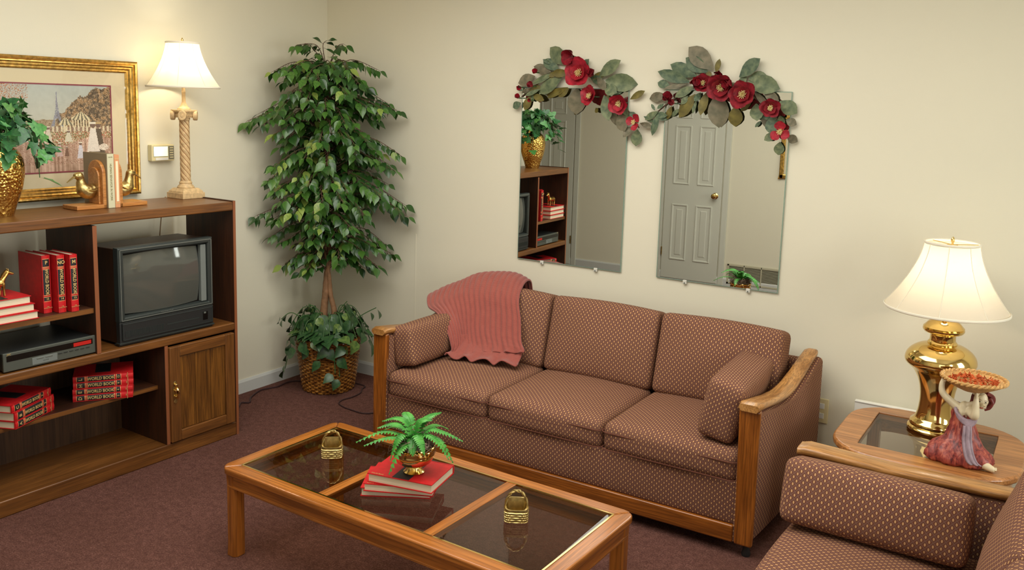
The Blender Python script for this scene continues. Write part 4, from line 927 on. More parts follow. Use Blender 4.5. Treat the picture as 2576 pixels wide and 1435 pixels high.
# ---------------------------------------------------------------- end table
et = thing('end_table', 'rounded oak end table with a smoked glass inset between sofa and armchair', 'end table', (3.86, -.56, 0), math.radians(-1))
def superr(a, b, r, k=8):
    out = []
    for cx, cy, a0 in ((a-r, b-r, 0), (-a+r, b-r, 90), (-a+r, -b+r, 180), (a-r, -b+r, 270)): out += [(cx+r*math.cos(math.radians(a0+90*i/k)), cy+r*math.sin(math.radians(a0+90*i/k))) for i in range(k+1)]
    return out
EA, EB, EZ = .345, .335, .53
outer = superr(EA, EB, .21); inner = []
ga, gb_ = .235, .225
for (x, y) in outer:
    m = max(abs(x)/ga, abs(y)/gb_); inner.append((x/m, y/m))
mb = MB(); Lp = lambda pts, z, k=1: [(x*k, y*k, z) for x, y in pts]
mb.grid([Lp(inner, EZ-.03), Lp(outer, EZ-.032, .985), Lp(outer, EZ-.024), Lp(outer, EZ-.008), Lp(outer, EZ, .98), Lp(inner, EZ), Lp(inner, EZ-.03)], False, closed_v=True); mb.build('table_top', etab('x'), et, .002, 1, angle=30)
mb = MB(); mb.box(-ga+.001, ga-.001, -gb_+.001, gb_-.001, EZ-.013, EZ-.004); mb.build('glass_inset', M_SMOKE, et, .002)
mb = MB(); o2 = superr(EA-.035, EB-.035, .14); mb.grid([Lp(o2, EZ-.10), Lp(o2, EZ-.03), Lp(o2, EZ-.03, .94), Lp(o2, EZ-.10, .94), Lp(o2, EZ-.10)], False, closed_v=True); mb.build('apron', etab('x'), et, .002)
for sx in (-1, 1):
    for sy in (-1, 1):
        lb = MB(); x, y = sx*(EA-.095), sy*(EB-.095); lb.box(x-.025, x+.025, y-.025, y+.025, 0, EZ-.05); lb.build('leg', etab('z'), et, .006, 2)
sh_ = MB(); sh_.prism(superr(EA-.07, EB-.07, .10), .13, .15); sh_.build('lower_shelf', etab('x'), et, .003)
# ---------------------------------------------------------------- hammered vase
va = thing('hammered_vase', 'tall hammered brass vase at the left end of the entertainment stand top', 'vase', (.250, -2.320, 1.285))
vp = catmull([(r, 0, z) for r, z in [(.056, 0), (.060, .004), (.074, .05), (.092, .10), (.104, .15), (.110, .195), (.108, .235), (.096, .272), (.078, .294), (.062, .304)]], 5)
b = MB(); b.lathe([(p.x, p.z) for p in vp], 56); b.build('vase_body', M_HAM, va, angle=60)
b = MB(); b.lathe([(.062, .303), (.061, .308), (.058, .312), (.058, .330), (.062, .336), (.067, .342), (.066, .347), (.058, .345), (.054, .330), (.052, .30), (.0, .29)], 56, cap=False); b.build('vase_neck', M_BRASS, va, angle=40)
# ---------------------------------------------------------------- brass baskets
def brass_basket(label, x, y, rz):
    t = thing('brass_basket', label, 'ornament', (x, y, CH-.0028), rz, 'little brass baskets on the coffee table')
    w, d, h = .078, .056, .050; b = MB(); P = []
    for (k, z) in ((.86, 0), (1.0, .006), (1.03, .02), (1.02, .034), (1.05, h)):
        P.append([(math.copysign(abs(math.cos(a))**.45, math.cos(a))*w/2*k*1.0, math.copysign(abs(math.sin(a))**.45, math.sin(a))*d/2*k, z+(.006*(abs(math.cos(a))**3)+.026*max(0, math.sin(a))**.7 if z == h else 0)) for a in [2*PI*j/40 for j in range(40)]])
    P2 = [[(x_*.86, y_*.82, z_) for x_, y_, z_ in P[-1]], [(x_*.80, y_*.76, .008) for x_, y_, z_ in P[0]]]
    b.grid(P+P2, True, closed_v=True); b.add(P[0], [tuple(range(39, -1, -1))]); b.add(P2[1], [tuple(range(40))]); b.build('basket_body', M_BRASSD, t, angle=50)
    for zi in range(5):
        z = .005+zi*.0085; kk = 1.0+.03*min(zi, 3)/3; pth = []
        for j in range(72):
            a = 2*PI*j/72; wv = .0012*math.cos(j*PI/1.5+zi*PI)
            pth.append((math.copysign(abs(math.cos(a))**.45, math.cos(a))*(w/2*kk+.001+wv), math.copysign(abs(math.sin(a))**.45, math.sin(a))*(d/2*kk+.001+wv), z))
        MB().tube(pth, .0026, 5, closed=True).build('woven_band', M_BRASSD, t)
    for ph0 in (0, PI):
        pth = []
        for i in range(41):
            a = PI*i/40; tw = ph0+i*.55; pth.append((w/2*1.0*math.cos(a)+.0026*math.cos(tw)*math.cos(a), .0022*math.sin(tw), h-.004+.066*math.sin(a)+.0026*math.cos(tw)*math.sin(a)))
        MB().tube(pth, .0036, 6).build('handle_strand', M_BRASSD, t)
    for s in (-1, 1): MB().tube([(s*w/2*1.02, -.008, .008), (s*w/2*1.06, 0, .03), (s*w/2*1.02, .006, h+.012)], .003, 6).build('handle_foot', M_BRASSD, t)
    return t
brass_basket('little brass basket on the far left glass pane of the coffee table', 1.772, -1.835, math.radians(38))
brass_basket('little brass basket on the near right glass pane of the coffee table', 2.690, -1.875, math.radians(30))
# ---------------------------------------------------------------- cords on the floor
def cord(label, pts, r, mat): o = MB().tube(catmull(pts, 8), r, 6).build('floor_cord', mat); tag(o, label, 'cord')
cord('dark cord along the carpet from the stand to the wicker basket', [(.24, -1.02, .006), (.19, -.95, .006), (.153, -.898, .006), (.185, -.865, .006), (.121, -.795, .006), (.068, -.674, .006), (.085, -.60, .006), (.098, -.552, .006), (.083, -.452, .006), (.13, -.385, .006), (.22, -.34, .006)], .005, M_CORD)
cord('dark cord snaking over the carpet between basket and sofa post', [(.446, -.209, .006), (.531, -.217, .006), (.555, -.27, .006), (.60, -.34, .006), (.611, -.43, .006), (.60, -.50, .006), (.625, -.56, .006), (.69, -.59, .006), (.75, -.60, .006), (.868, -.60, .006), (.95, -.50, .006), (1.10, -.38, .006), (1.3, -.2, .006)], .004, M_CORD)
# ---------------------------------------------------------------- wicker basket
def m_wick():
    t = NT('wicker'); f = t.noise(t.coords('Object'), 45, 3, .6); g = t.noise(t.coords('Object'), 8, 2)
    c = t.ramp(f, [(.3, rgb(88, 48, 16)), (.5, rgb(150, 96, 38)), (.72, rgb(196, 144, 70))]); t.set(Base_Color=c, Roughness=.28); t.b.inputs['Coat Weight'].default_value = .3; return t.m
M_WICK = m_wick()
BX, BY = .350, -.360
wb = thing('wicker_basket', 'round glossy brown wicker basket holding the ficus tree in the corner', 'basket', (BX, BY, 0))
BH = .335; br = lambda z: .152+.048*(z/BH)**.8
ns = 44
for k in range(27):
    z = .010+k*.0120; pth = []; n = ns*4
    for j in range(n):
        a = 2*PI*j/n; q = math.cos(ns/2*a+(k % 2)*PI); pth.append(((br(z)+.0055*q)*math.cos(a), (br(z)+.0055*q)*math.sin(a), z+.0012*math.sin(a*7+k)))
    MB().tube(pth, .0062, 6, closed=True).build('woven_strand', M_WICK, wb)
mb = MB()
for j in range(ns):
    a = 2*PI*(j+.5)/ns; mb.tube([((br(z)-.001)*math.cos(a), (br(z)-.001)*math.sin(a), z) for z in (0, .08, .16, .24, .325)], .0042, 5)
o = mb.build('upright_stakes', M_WICK, wb); o['kind'] = 'stuff'
for ph in (0, PI):
    MB().tube([((br(BH)+.006*math.cos(ph+j*.6))*math.cos(2*PI*j/180), (br(BH)+.006*math.cos(ph+j*.6))*math.sin(2*PI*j/180), BH+.004+.006*math.sin(ph+j*.6)) for j in range(180)], .008, 6, closed=True).build('rim_strand', M_WICK, wb)
b = MB(); b.lathe([(.0, .0), (.140, .004), (.148, .01), (.188, .30), (.0, .305)], 32, cap=False); b.build('moss_liner', plain('dark_moss', rgb(40, 40, 26), .9, 0, .2, .3, 60, .6), wb)
# ---------------------------------------------------------------- ficus tree
fc = thing('ficus_tree', 'tall artificial ficus tree with glossy green leaves in the room corner', 'tree', (.330, -.350, .30))
T1 = catmull([(-.020, -.012, 0), (-.022, -.010, .16), (-.010, -.006, .30), (-.008, .004, .42), (.012, .012, .62), (.004, .0, .85), (-.008, -.006, 1.15), (.004, .004, 1.45), (.0, .0, 1.72)], 8)
T2 = catmull([(.022, .010, 0), (.030, .014, .10), (.040, .020, .20), (.020, .010, .30), (.010, .006, .42), (-.010, -.006, .62), (.006, .006, .85), (.010, .006, 1.15), (-.004, 0, 1.40)], 8)
rt = lambda n, a, b: [a+(b-a)*i/(n-1)*(1+.12*math.sin(i*1.7)) for i in range(n)]
MB().tube(T1, rt(len(T1), .027, .005), 10).build('trunk', M_TRUNK, fc); MB().tube(T2, rt(len(T2), .022, .005), 10).build('trunk', M_TRUNK, fc)
# crown half widths (left, right) seen across the corner diagonal, against height above the floor
ENV = [(.78, .10, .16), (.86, .30, .30), (.96, .26, .42), (1.06, .30, .28), (1.14, .44, .46), (1.28, .46, .56), (1.45, .42, .54), (1.6, .46, .50), (1.74, .52, .46), (1.88, .46, .44), (2.0, .43, .40), (2.08, .34, .30), (2.16, .12, .14)]
def env(z, s):
    for a, b in zip(ENV, ENV[1:]):
        if z <= b[0]: f = max(0, (z-a[0])/(b[0]-a[0])); k = 1 if s < 0 else 2; return a[k]+(b[k]-a[k])*f
    return .1
rnd = random.Random(11)
LEAF_F = [[0, .20, .27, .25, .17, .075, .0]]
fl = [leaf_mesh('leaf', m, [0, .22, .31, .30, .21, .09, .005], .20, .22) for m in M_FIC]
lat = Vector((.72, .69, 0)).normalized(); dep = Vector((.69, -.72, 0)).normalized()   # across, and toward the room
leaves = []; tw = MB()
def sprig(z0, az, reach, rise):
    """a twig from the trunk; az 0 = right across, 90 = to the room, 180 = left"""
    d = lat*math.cos(math.radians(az))+dep*math.sin(math.radians(az)); s = 1 if math.cos(math.radians(az)) > 0 else -1
    p0 = Vector((0, 0, z0-.30)); end = p0+d*reach+Vector((0, 0, rise-.30*reach*rnd.random()))
    mid = (p0+end)/2+Vector((0, 0, .05+.10*reach))+Vector((rnd.uniform(-.03, .03), rnd.uniform(-.03, .03), 0))
    pts = catmull([p0, mid, end], 8)
    for q in pts:     # walls at x=0, y=0
        q.x = max(q.x, -.330+.03); q.y = min(q.y, .350-.03)
    tw.tube(pts, [.0035-.0022*i/(len(pts)-1) for i in range(len(pts))], 5)
    n = int(6+reach*36)
    for i in range(n):
        f = .22+.78*i/max(1, n-1); k = f*(len(pts)-1); a = pts[int(k)]; b = pts[min(int(k)+1, len(pts)-1)]; p = a.lerp(b, k-int(k)); t = (b-a).normalized() if (b-a).length > 1e-6 else d
        side = t.cross(Vector((0, 0, 1))).normalized()*(1 if i % 2 else -1)
        if i == n-1: dd = t+Vector((0, 0, -.6))
        else: dd = side*.75+t*rnd.uniform(.3, .8)+Vector((0, 0, rnd.uniform(-1.15, -.2)))
        st_ = p+dd.normalized()*.02; tw.tube([p, st_], .0012, 3)
        L = rnd.uniform(.048, .080); tip = st_+dd.normalized()*L
        if tip.x < -.322 or tip.y > .342: dd = Vector((max(dd.x, .1) if tip.x < -.322 else dd.x, min(dd.y, -.1) if tip.y > .342 else dd.y, dd.z))
        up = Vector((rnd.uniform(-.5, .5), rnd.uniform(-.5, .5), 1))+dep*rnd.uniform(.1, .9)
        leaves.append((st_, dd.normalized(), up, L, p))
for i in range(205):
    z = .84+(2.10-.84)*((i+.5)/205)**.92; az = (i*137.5) % 360; az = az if rnd.random() < .75 else rnd.uniform(-20, 200)
    s = 1 if math.cos(math.radians(az)) > 0 else -1; e = env(z, s); frontal = abs(math.sin(math.radians(az)))
    back = math.sin(math.radians(az)) < 0
    reach = e*(1-.25*frontal)*rnd.uniform(.60, 1.0)*(.62 if back else 1)
    if reach < .07: reach = .07
    sprig(max(.76, z-.10), az, reach, .08)
for az, r_ in ((95, .05), (200, .14), (10, .10), (150, .20)): sprig(2.0, az, r_, .19)
for az, r_, z_ in ((4, .40, .88), (12, .30, .80), (178, .26, .82), (165, .16, .76), (-5, .36, .98), (184, .34, 1.02)): sprig(z_-.02, az, r_, .05)
tw_o = tw.build('twigs', M_STEM, fc); tw_o['kind'] = 'stuff'
camL = Vector((4.208, -4.417, 1.84))-Vector((.33, -.35, .3))
leaves.sort(key=lambda q: (q[0]-camL).length)
pick = set(range(0, 300)); rest = [MB() for _ in range(3)]
tot = len(leaves)
for i, (b_, d_, u_, L_, p_) in enumerate(leaves):
    low = b_.z < .95
    m = 0 if rnd.random() < .48 else 1
    if rnd.random() < (.16 if (b_.z < 1.35 and (b_-Vector((0, 0, b_.z))).dot(lat) < .02) else .03): m = 2
    M = leaf_M(b_, d_, u_, L_, rnd.uniform(.85, 1.12))
    if i in pick: inst('leaf', fl[m], fc, M)
    else:
        me = fl[m]; r_ = rest[m]; b0 = len(r_.v); r_.v += [tuple(M @ v.co) for v in me.vertices]; r_.f += [[b0+k for k in p.vertices] for p in me.polygons]; k_ = len(me.polygons); r_.sm += [True]*k_; r_.mi += [0]*k_; r_.uv += [None]*k_
mm = MB(); mm.v = []; 
for m in range(3):
    b0 = len(mm.v); mm.v += rest[m].v; mm.f += [[b0+k for k in f] for f in rest[m].f]; mm.sm += rest[m].sm; mm.mi += [m]*len(rest[m].f); mm.uv += rest[m].uv
o = mm.build('inner_leaves', M_FIC, fc, angle=80); o['kind'] = 'stuff'
# ---------------------------------------------------------------- pothos around the ficus foot
po = thing('trailing_pothos', 'trailing pothos vine spilling over the rim of the wicker basket', 'plant', (BX, BY, .30))
HEART = [0.02, .34, .43, .40, .28, .13, .0]
pl = [leaf_mesh('leaf', M_POTH, HEART, .15, .35), leaf_mesh('leaf', M_POTHV, HEART, .15, .35)]
vs = MB()
def vine(pts, n, size=(.065, .098), start=.15):
    n = int(n*1.6)
    P = catmull(pts, 8); vs.tube(P, .0028, 5)
    for i in range(n):
        k = (start+(1-start)*i/max(1, n-1))*(len(P)-1); a = P[int(k)]; b = P[min(int(k)+1, len(P)-1)]; p = a.lerp(b, k-int(k)); t = (b-a).normalized() if (b-a).length > 1e-6 else Vector((0, 0, -1))
        outw = Vector((p.x, p.y, 0)).normalized() if Vector((p.x, p.y, 0)).length > .01 else dep
        sd = t.cross(outw); sd = sd.normalized() if sd.length > .05 else lat; sd *= (1 if i % 2 else -1)
        dd = (sd*.7+outw*.35+Vector((0, 0, rnd.uniform(-1.0, -.25)))).normalized(); q = p+dd*.018
        if q.x < -.30: dd.x = abs(dd.x)
        if q.y > .31: dd.y = -abs(dd.y)
        inst('leaf', pl[1 if rnd.random() < .2 else 0], po, leaf_M(q, dd, outw*.9+Vector((rnd.uniform(-.3, .3), rnd.uniform(-.3, .3), .55)), rnd.uniform(*size), rnd.uniform(.8, 1)))
def pol(a, r, z): d = lat*math.cos(math.radians(a))+dep*math.sin(math.radians(a)); return Vector((d.x*r, d.y*r, z-.30))
for a, r1, z1, r2, z2, n in ((175, .20, .42, .27, .14, 9), (160, .18, .48, .25, .34, 5), (140, .17, .46, .24, .30, 5), (120, .15, .50, .22, .32, 5), (100, .14, .46, .22, .25, 5), (88, .12, .50, .21, .33, 5), (80, .15, .44, .225, .16, 5),
                             (62, .14, .50, .21, .33, 5), (72, .18, .36, .215, .13, 3), (42, .15, .52, .23, .36, 5), (25, .17, .50, .26, .34, 6), (8, .18, .48, .29, .26, 7), (-6, .16, .52, .26, .36, 5), (188, .16, .52, .24, .40, 4), (205, .14, .52, .2, .42, 4), (-30, .12, .52, .2, .44, 4), (52, .09, .50, .15, .44, 4), (130, .09, .50, .15, .45, 4), (98, .08, .46, .14, .42, 4)):
    vine([pol(a, .05, .33), pol(a, r1*.6, z1*.97), pol(a, r1, z1), pol(a, r2, z2)], n)
vine([pol(150, .05, .35), pol(150, .06, .50), pol(160, .13, .56)], 3, (.06, .09)); vine([pol(20, .05, .35), pol(20, .07, .50), pol(15, .12, .57)], 4, (.06, .1)); vine([pol(172, .1, .4), pol(174, .22, .50), pol(176, .29, .46)], 4, (.05, .08)); vine([pol(5, .1, .4), pol(3, .22, .48), pol(2, .30, .52)], 3, (.05, .08))
for k in range(64):      # the mound of leaves filling the rim
    a = rnd.uniform(0, 2*PI); r_ = .215*math.sqrt(rnd.random()); z = .05+.12*(1-(r_/.23)**2)*rnd.uniform(.6, 1.15); q = Vector((r_*math.cos(a), r_*math.sin(a), z)); out = Vector((q.x, q.y, .02)).normalized()
    if q.y > .29 or q.x < -.29: continue
    vs.tube([q*.5+Vector((0, 0, .0)), q], .002, 4)
    inst('leaf', pl[1 if rnd.random() < .22 else 0], po, leaf_M(q, out+Vector((rnd.uniform(-.5, .5), rnd.uniform(-.5, .5), rnd.uniform(-.6, .1))), out*.5+Vector((rnd.uniform(-.3, .3), rnd.uniform(-.3, .3), 1)), rnd.uniform(.075, .105), rnd.uniform(.85, 1)))
o = vs.build('vines', M_GSTEM, po); o['kind'] = 'stuff'
# ---------------------------------------------------------------- ivy in the hammered vase
iv = thing('potted_ivy', 'bushy green ivy spilling from the hammered brass vase', 'plant', (.250, -2.320, 1.61))
def ivy_mesh(mat):
    pts = [(0, 0), (.04, .20), (-.06, .46), (.22, .34), (.38, .52), (.52, .26), (.78, .20), (1.0, 0), (.78, -.20), (.52, -.26), (.38, -.52), (.22, -.34), (-.06, -.46), (.04, -.20)]
    mb = MB(); c = (.34, 0, .0); V = [(x, y, .10*abs(y)-.22*x*x) for x, y in pts]+[(.34, 0, -.03)]; mb.add(V, [(i, (i+1) % len(pts), len(pts)) for i in range(len(pts))], True); return mb.build('leaf', mat, mesh_only=True, angle=80)
ivm = [ivy_mesh(m) for m in M_IVY]; ivs = MB(); rnd = random.Random(5)
def ivine(pts, n, size=(.055, .085)):
    P = catmull([Vector(p) for p in pts], 6); ivs.tube(P, .002, 5)
    for i in range(n):
        k = (.2+.8*i/max(1, n-1))*(len(P)-1); a = P[int(k)]; b = P[min(int(k)+1, len(P)-1)]; p = a.lerp(b, k-int(k))
        outw = Vector((p.x, p.y, .02)).normalized(); dd = (outw*rnd.uniform(.2, .8)+Vector((rnd.uniform(-.7, .7), rnd.uniform(-.7, .7), rnd.uniform(-.9, .3)))).normalized()
        q = p+dd*.012
        if q.x < -.17: dd.x = abs(dd.x); q.x = -.17
        inst('leaf', ivm[0 if rnd.random() < .6 else 1], iv, leaf_M(q, dd, outw*.9+Vector((.25, rnd.uniform(-.3, .3), .7)), rnd.uniform(*size), rnd.uniform(.85, 1.05)))
for k in range(34):
    a = 2*PI*k/34*5.0+rnd.uniform(-.2, .2); r_ = rnd.uniform(.05, .185); h_ = rnd.uniform(.06, .15)*(1.25-r_*3.6)+.02
    e = Vector((math.cos(a)*r_, math.sin(a)*r_, h_))
    if e.x < -.16: e.x = -.16
    ivine([(e.x*.25, e.y*.25, .0), (e.x*.6, e.y*.6, h_*.9+.03), e], 4)
for (y_, x_, z_) in ((.165, .02, -.06), (.145, .08, -.16), (.14, .12, -.06), (-.22, .06, -.12), (-.30, .04, -.02), (-.12, .19, -.16), (.06, .20, -.08), (-.05, .20, -.04)):
    ivine([(x_*.2, y_*.2, .0), (x_*.75, y_*.75, .075), (x_*.95, y_*.95, .02), (x_, y_, z_)], 6, (.06, .09))
ivine([(0, .04, 0), (.02, .10, .10), (.03, .12, .19)], 2, (.06, .07)); ivine([(0, -.06, 0), (.02, -.18, .08), (.03, -.31, .02)], 4, (.045, .06)); ivine([(0, .08, 0), (.0, .15, .06), (.02, .20, .0), (.02, .21, -.03)], 3, (.06, .08))
o = ivs.build('vines', M_GSTEM, iv); o['kind'] = 'stuff'
# ---------------------------------------------------------------- brass pot and fern
FX, FY, FZ = 2.285, -1.945, CH+.1015
bp = thing('brass_pot', 'small footed brass bowl holding the fern on the stacked red books', 'pot', (FX, FY, FZ))
b = MB(); b.M = Matrix.Diagonal((1.22, 1.22, 1.30, 1)); b.lathe([(.030, 0), (.032, .003), (.028, .006), (.022, .012), (.020, .016), (.032, .021), (.052, .034), (.061, .050), (.062, .058), (.057, .070), (.060, .076), (.063, .078), (.060, .080), (.054, .074), (.052, .06), (0, .055)], 48, cap=False); b.build('bowl', M_BRASS, bp, angle=50)
for ph in (0, PI): MB().tube([((.0735+.0024*math.cos(ph+j*.9))*math.cos(2*PI*j/120), (.0735+.0024*math.cos(ph+j*.9))*math.sin(2*PI*j/120), .094+.0024*math.sin(ph+j*.9)) for j in range(120)], .0018, 5, closed=True).build('rope_trim', M_BRASS, bp)
fe = thing('fern', 'bright green artificial fern with grey moss in the small brass bowl', 'plant', (FX, FY, FZ+.094))
def frond(pts, n=18, w=.024):
    P = catmull([Vector(p) for p in pts], 10); mb = MB(); mb.tube(P, .0014, 4); 
    for i in range(n):
        f = (i+.5)/n; k = f*(len(P)-1); a = P[int(k)]; b = P[min(int(k)+1, len(P)-1)]; p = a.lerp(b, k-int(k)); t = (b-a).normalized()
        sd = t.cross(Vector((0, 0, 1))); sd = sd.normalized() if sd.length > .05 else Vector((1, 0, 0)); nz = sd.cross(t).normalized()
        ww = w*math.sin(PI*min(1, .22+f*.78))**.7*(1.0 if f < .9 else .7); h_ = .0050
        for s_ in (-1, 1):
            q = sd*s_; mb.add([p-t*h_, p+t*h_, p+q*ww*.55+t*(h_+.004)+nz*.002, p+q*ww+t*.007-nz*.003, p+q*ww*.62-t*(h_-.004)+nz*.001, p+q*ww*.3-t*(h_+.001)], [(0, 1, 2, 5), (5, 2, 3, 4)], False)
    mb.build('frond', M_FERN, fe)
rv = Vector((_rt.x, _rt.y, 0)); fv = Vector((-_f.x, -_f.y, 0)).normalized()   # right across and toward the room's middle
def fp3(r, f, z): v = rv*r+fv*f; return (v.x, v.y, z)
for tips in (((-.05, .01, .07), (-.12, .02, .085), (-.205, .04, .045)), ((-.04, .03, .06), (-.10, .05, .070), (-.17, .07, .045)), ((-.03, .05, .09), (-.055, .075, .07), (-.075, .09, -.005)), ((-.02, .05, .05), (-.045, .085, .03), (-.075, .12, -.055)),
             ((.01, .05, .09), (.03, .075, .07), (.045, .09, .025)), ((.0, .04, .07), (.0, .07, .05), (.004, .085, .015)), ((.05, .0, .09), (.11, .01, .085), (.175, .02, .055)), ((.04, .02, .07), (.10, .03, .055), (.145, .05, -.03)), ((.04, .03, .08), (.09, .05, .06), (.130, .06, -.01)),
             ((.02, -.03, .10), (.05, -.06, .13), (.085, -.10, .13)), ((-.02, -.04, .11), (-.04, -.08, .13), (-.05, -.14, .11)), ((-.03, -.02, .11), (-.07, -.03, .13), (-.12, -.04, .11)), ((.01, -.01, .11), (.03, -.02, .13), (.055, -.03, .125)), ((-.04, .0, .10), (-.08, .0, .115), (-.13, .01, .10)), ((.03, -.04, .06), (.07, -.10, .07), (.11, -.15, .03)), ((-.03, -.05, .06), (-.08, -.10, .06), (-.13, -.14, .02))):
    frond([(0, 0, 0)]+[fp3(q[0], q[1], q[2]*.82-.006) for q in tips])
rnd = random.Random(3); ms = MB()
for k in range(220):
    a = rnd.uniform(0, 2*PI); r_ = rnd.uniform(.03, .072); z = rnd.uniform(.0, .04)
    c0 = Vector((r_*math.cos(a), r_*math.sin(a), z)); ms.tube(catmull([c0+Vector((rnd.uniform(-.02, .02), rnd.uniform(-.02, .02), rnd.uniform(-.015, .015))) for _ in range(5)], 4), .0009, 4)
o = ms.build('moss', plain('grey_moss', rgb(150, 128, 110), .9), fe); o['kind'] = 'stuff'
# ---------------------------------------------------------------- magnolia garlands
MAGN = [.02, .13, .22, .26, .25, .17, .0]
def build_garland(label, Ls, Fs, stem, seed):
    rnd = random.Random(seed); x0 = sum(f[0] for f in Fs)/len(Fs)
    t = thing('magnolia_garland', label, 'garland', (x0, 0, 1.9), 0, 'red magnolia garlands over the mirrors')
    o0 = Vector((x0, 0, 1.9)); MB().tube([Vector((a, -.018, b))-o0 for a, b in stem], .004, 6).build('garland_stem', M_STEM, t)
    for i, (bx, bz, tx, tz, w, m) in enumerate(Ls):
        b0 = Vector((bx, -.022-.010*rnd.random(), bz))-o0; tip = Vector((tx, -.026-.03*rnd.random(), tz))-o0; d = tip-b0; L = d.length
        L *= 1.10; hw = w*1.34/L/2/.26
        sm = MB(); me_key = ('mag', m, i % 3)
        if me_key not in LM: LM[me_key] = leaf_mesh('leaf', M_MAG[m], MAGN, (.10, .22, -.06)[i % 3], (.06, .16, .10)[i % 3], 8)
        nrm = Vector((rnd.uniform(-.25, .25), -1, rnd.uniform(-.1, .35)))
        inst('leaf', LM[me_key], t, leaf_M(b0, d, nrm, L, max(.35, min(1.5, hw))))
    for k in range(16):     # small filler leaves along the stem
        q = stem[int((k+.5)/16*(len(stem)-1))]; q2 = stem[min(len(stem)-1, int((k+.5)/16*(len(stem)-1))+1)]; f = rnd.random(); bx, bz = q[0]+(q2[0]-q[0])*f, q[1]+(q2[1]-q[1])*f
        a = math.radians(90+rnd.choice((-1, 1))*rnd.uniform(35, 150)); L = rnd.uniform(.06, .10); m = rnd.choice((0, 1, 2, 3)); key = ('mag', m, k % 3)
        if key not in LM: LM[key] = leaf_mesh('leaf', M_MAG[m], MAGN, (.10, .22, -.06)[k % 3], (.06, .16, .10)[k % 3], 8)
        inst('leaf', LM[key], t, leaf_M(Vector((bx, -.020, bz))-o0, (math.cos(a), rnd.uniform(-.25, -.02), math.sin(a)), (rnd.uniform(-.3, .3), -1, rnd.uniform(-.2, .3)), L, rnd.uniform(.75, 1.0)))
    for i, (fx, fz, r, m, kind) in enumerate(Fs):
        r *= 1.30 if kind != 3 else 1.6; c = Vector((fx, -.060, fz))-o0
        f = MB(); f.tube([c+Vector((0, .045, 0)), c+Vector((0, .01, 0))], .0035, 6); f.lathe([(0, 0), (.006, .004), (0, .008)], 8, tuple(c+Vector((0, 0, -.004))))
        fo = f.build('flower', M_GSTEM, t)
        openn = {0: .75, 1: .30, 2: .22, 3: 1.05}[kind]; npet = {0: 6, 1: 8, 2: 3, 3: 5}[kind]
        key = ('petal', m)
        if key not in LM: LM[key] = leaf_mesh('petal', M_PETAL[m], [.06, .30, .50, .58, .55, .40, .14], .30, -.22, 6)
        ax = Vector((rnd.uniform(-.35, .35), -1, rnd.uniform(-.35, .25))).normalized()
        if kind == 3: ax = Vector((rnd.uniform(-.7, .7), -.8, rnd.uniform(-.2, .6))).normalized()
        u = ax.cross(Vector((0, 0, 1))).normalized(); v = ax.cross(u)
        for k in range(npet):
            ring = 1 if (k >= 5 and kind == 1) else 0; a = 2*PI*(k % 5 if kind == 1 and not ring else k)/(5 if kind == 1 and not ring else (3 if ring else npet))+(.5 if ring else 0)+i+rnd.uniform(-.12, .12)
            op = openn+(.35 if ring else 0); rad = u*math.cos(a)+v*math.sin(a); d = rad*math.cos(op)+ax*math.sin(op); nn = ax*math.cos(op)-rad*math.sin(op)
            inst('petal', LM[key], fo, leaf_M(c+rad*.004, d, nn, r*(1.0 if not ring else .78)*rnd.uniform(.9, 1.08), rnd.uniform(.85, 1.0)))
        if kind in (1, 2):
            s = MB()
            for k in range(30):
                a = k*2.4; q = .4+.8*(k/30); d = (u*math.cos(a)+v*math.sin(a))*.55*q+ax*(1-.3*q); p0 = c+ax*.004; p1 = c+d.normalized()*r*.46*(.8+.3*rnd.random()); s.tube([p0, p1], [.0009, .0018], 4)
            s.lathe([(0, -.004), (.004, 0), (0, .005)], 8, tuple(c+ax*.008)); s.build('stamens', M_STAM, fo)
LM = {}
G1L = [(1.819, 2.064, 1.718, 2.148, 0.066, 0), (1.772, 2.031, 1.681, 2.087, 0.046, 3), (1.723, 2.021, 1.616, 2.049, 0.042, 1), (1.618, 1.996, 1.516, 1.962, 0.054, 1), (1.843, 2.017, 1.745, 2.012, 0.035, 2), (1.745, 2.016, 1.613, 1.96, 0.027, 0), (1.795, 1.989, 1.655, 1.911, 0.058, 0), (1.835, 1.937, 1.695, 1.883, 0.031, 2), (1.66, 1.925, 1.576, 1.89, 0.019, 0), (1.541, 1.914, 1.511, 1.933, 0.019, 3), (1.532, 1.845, 1.486, 1.82, 0.042, 3), (1.593, 1.886, 1.562, 1.812, 0.035, 2), (1.605, 1.891, 1.684, 1.866, 0.031, 2), (1.841, 1.933, 1.783, 1.889, 0.031, 2), (1.889, 1.934, 1.89, 1.802, 0.081, 1), (2.023, 2.0, 2.142, 2.078, 0.054, 0), (2.065, 1.977, 2.228, 1.961, 0.073, 0), (2.013, 1.995, 2.067, 1.932, 0.035, 1), (1.989, 1.944, 1.958, 1.93, 0.019, 0), (2.062, 1.941, 2.134, 1.919, 0.05, 0), (2.079, 1.904, 2.083, 1.831, 0.031, 2), (2.059, 1.899, 2.101, 1.776, 0.05, 0), (2.112, 1.85, 2.128, 1.75, 0.035, 1), (2.15, 1.806, 2.195, 1.72, 0.058, 1), (2.212, 1.88, 2.289, 1.922, 0.027, 2), (2.215, 1.812, 2.247, 1.786, 0.031, 3), (2.296, 1.792, 2.351, 1.767, 0.019, 3), (2.278, 1.755, 2.343, 1.74, 0.023, 1), (2.239, 1.736, 2.197, 1.688, 0.035, 1), (2.265, 1.723, 2.264, 1.641, 0.046, 0), (2.01, 1.829, 2.027, 1.806, 0.027, 2), (1.721, 2.064, 1.687, 2.087, 0.015, 3), (2.088, 1.923, 2.056, 1.959, 0.031, 0), (1.894, 2.078, 1.963, 2.055, 0.031, 3)]
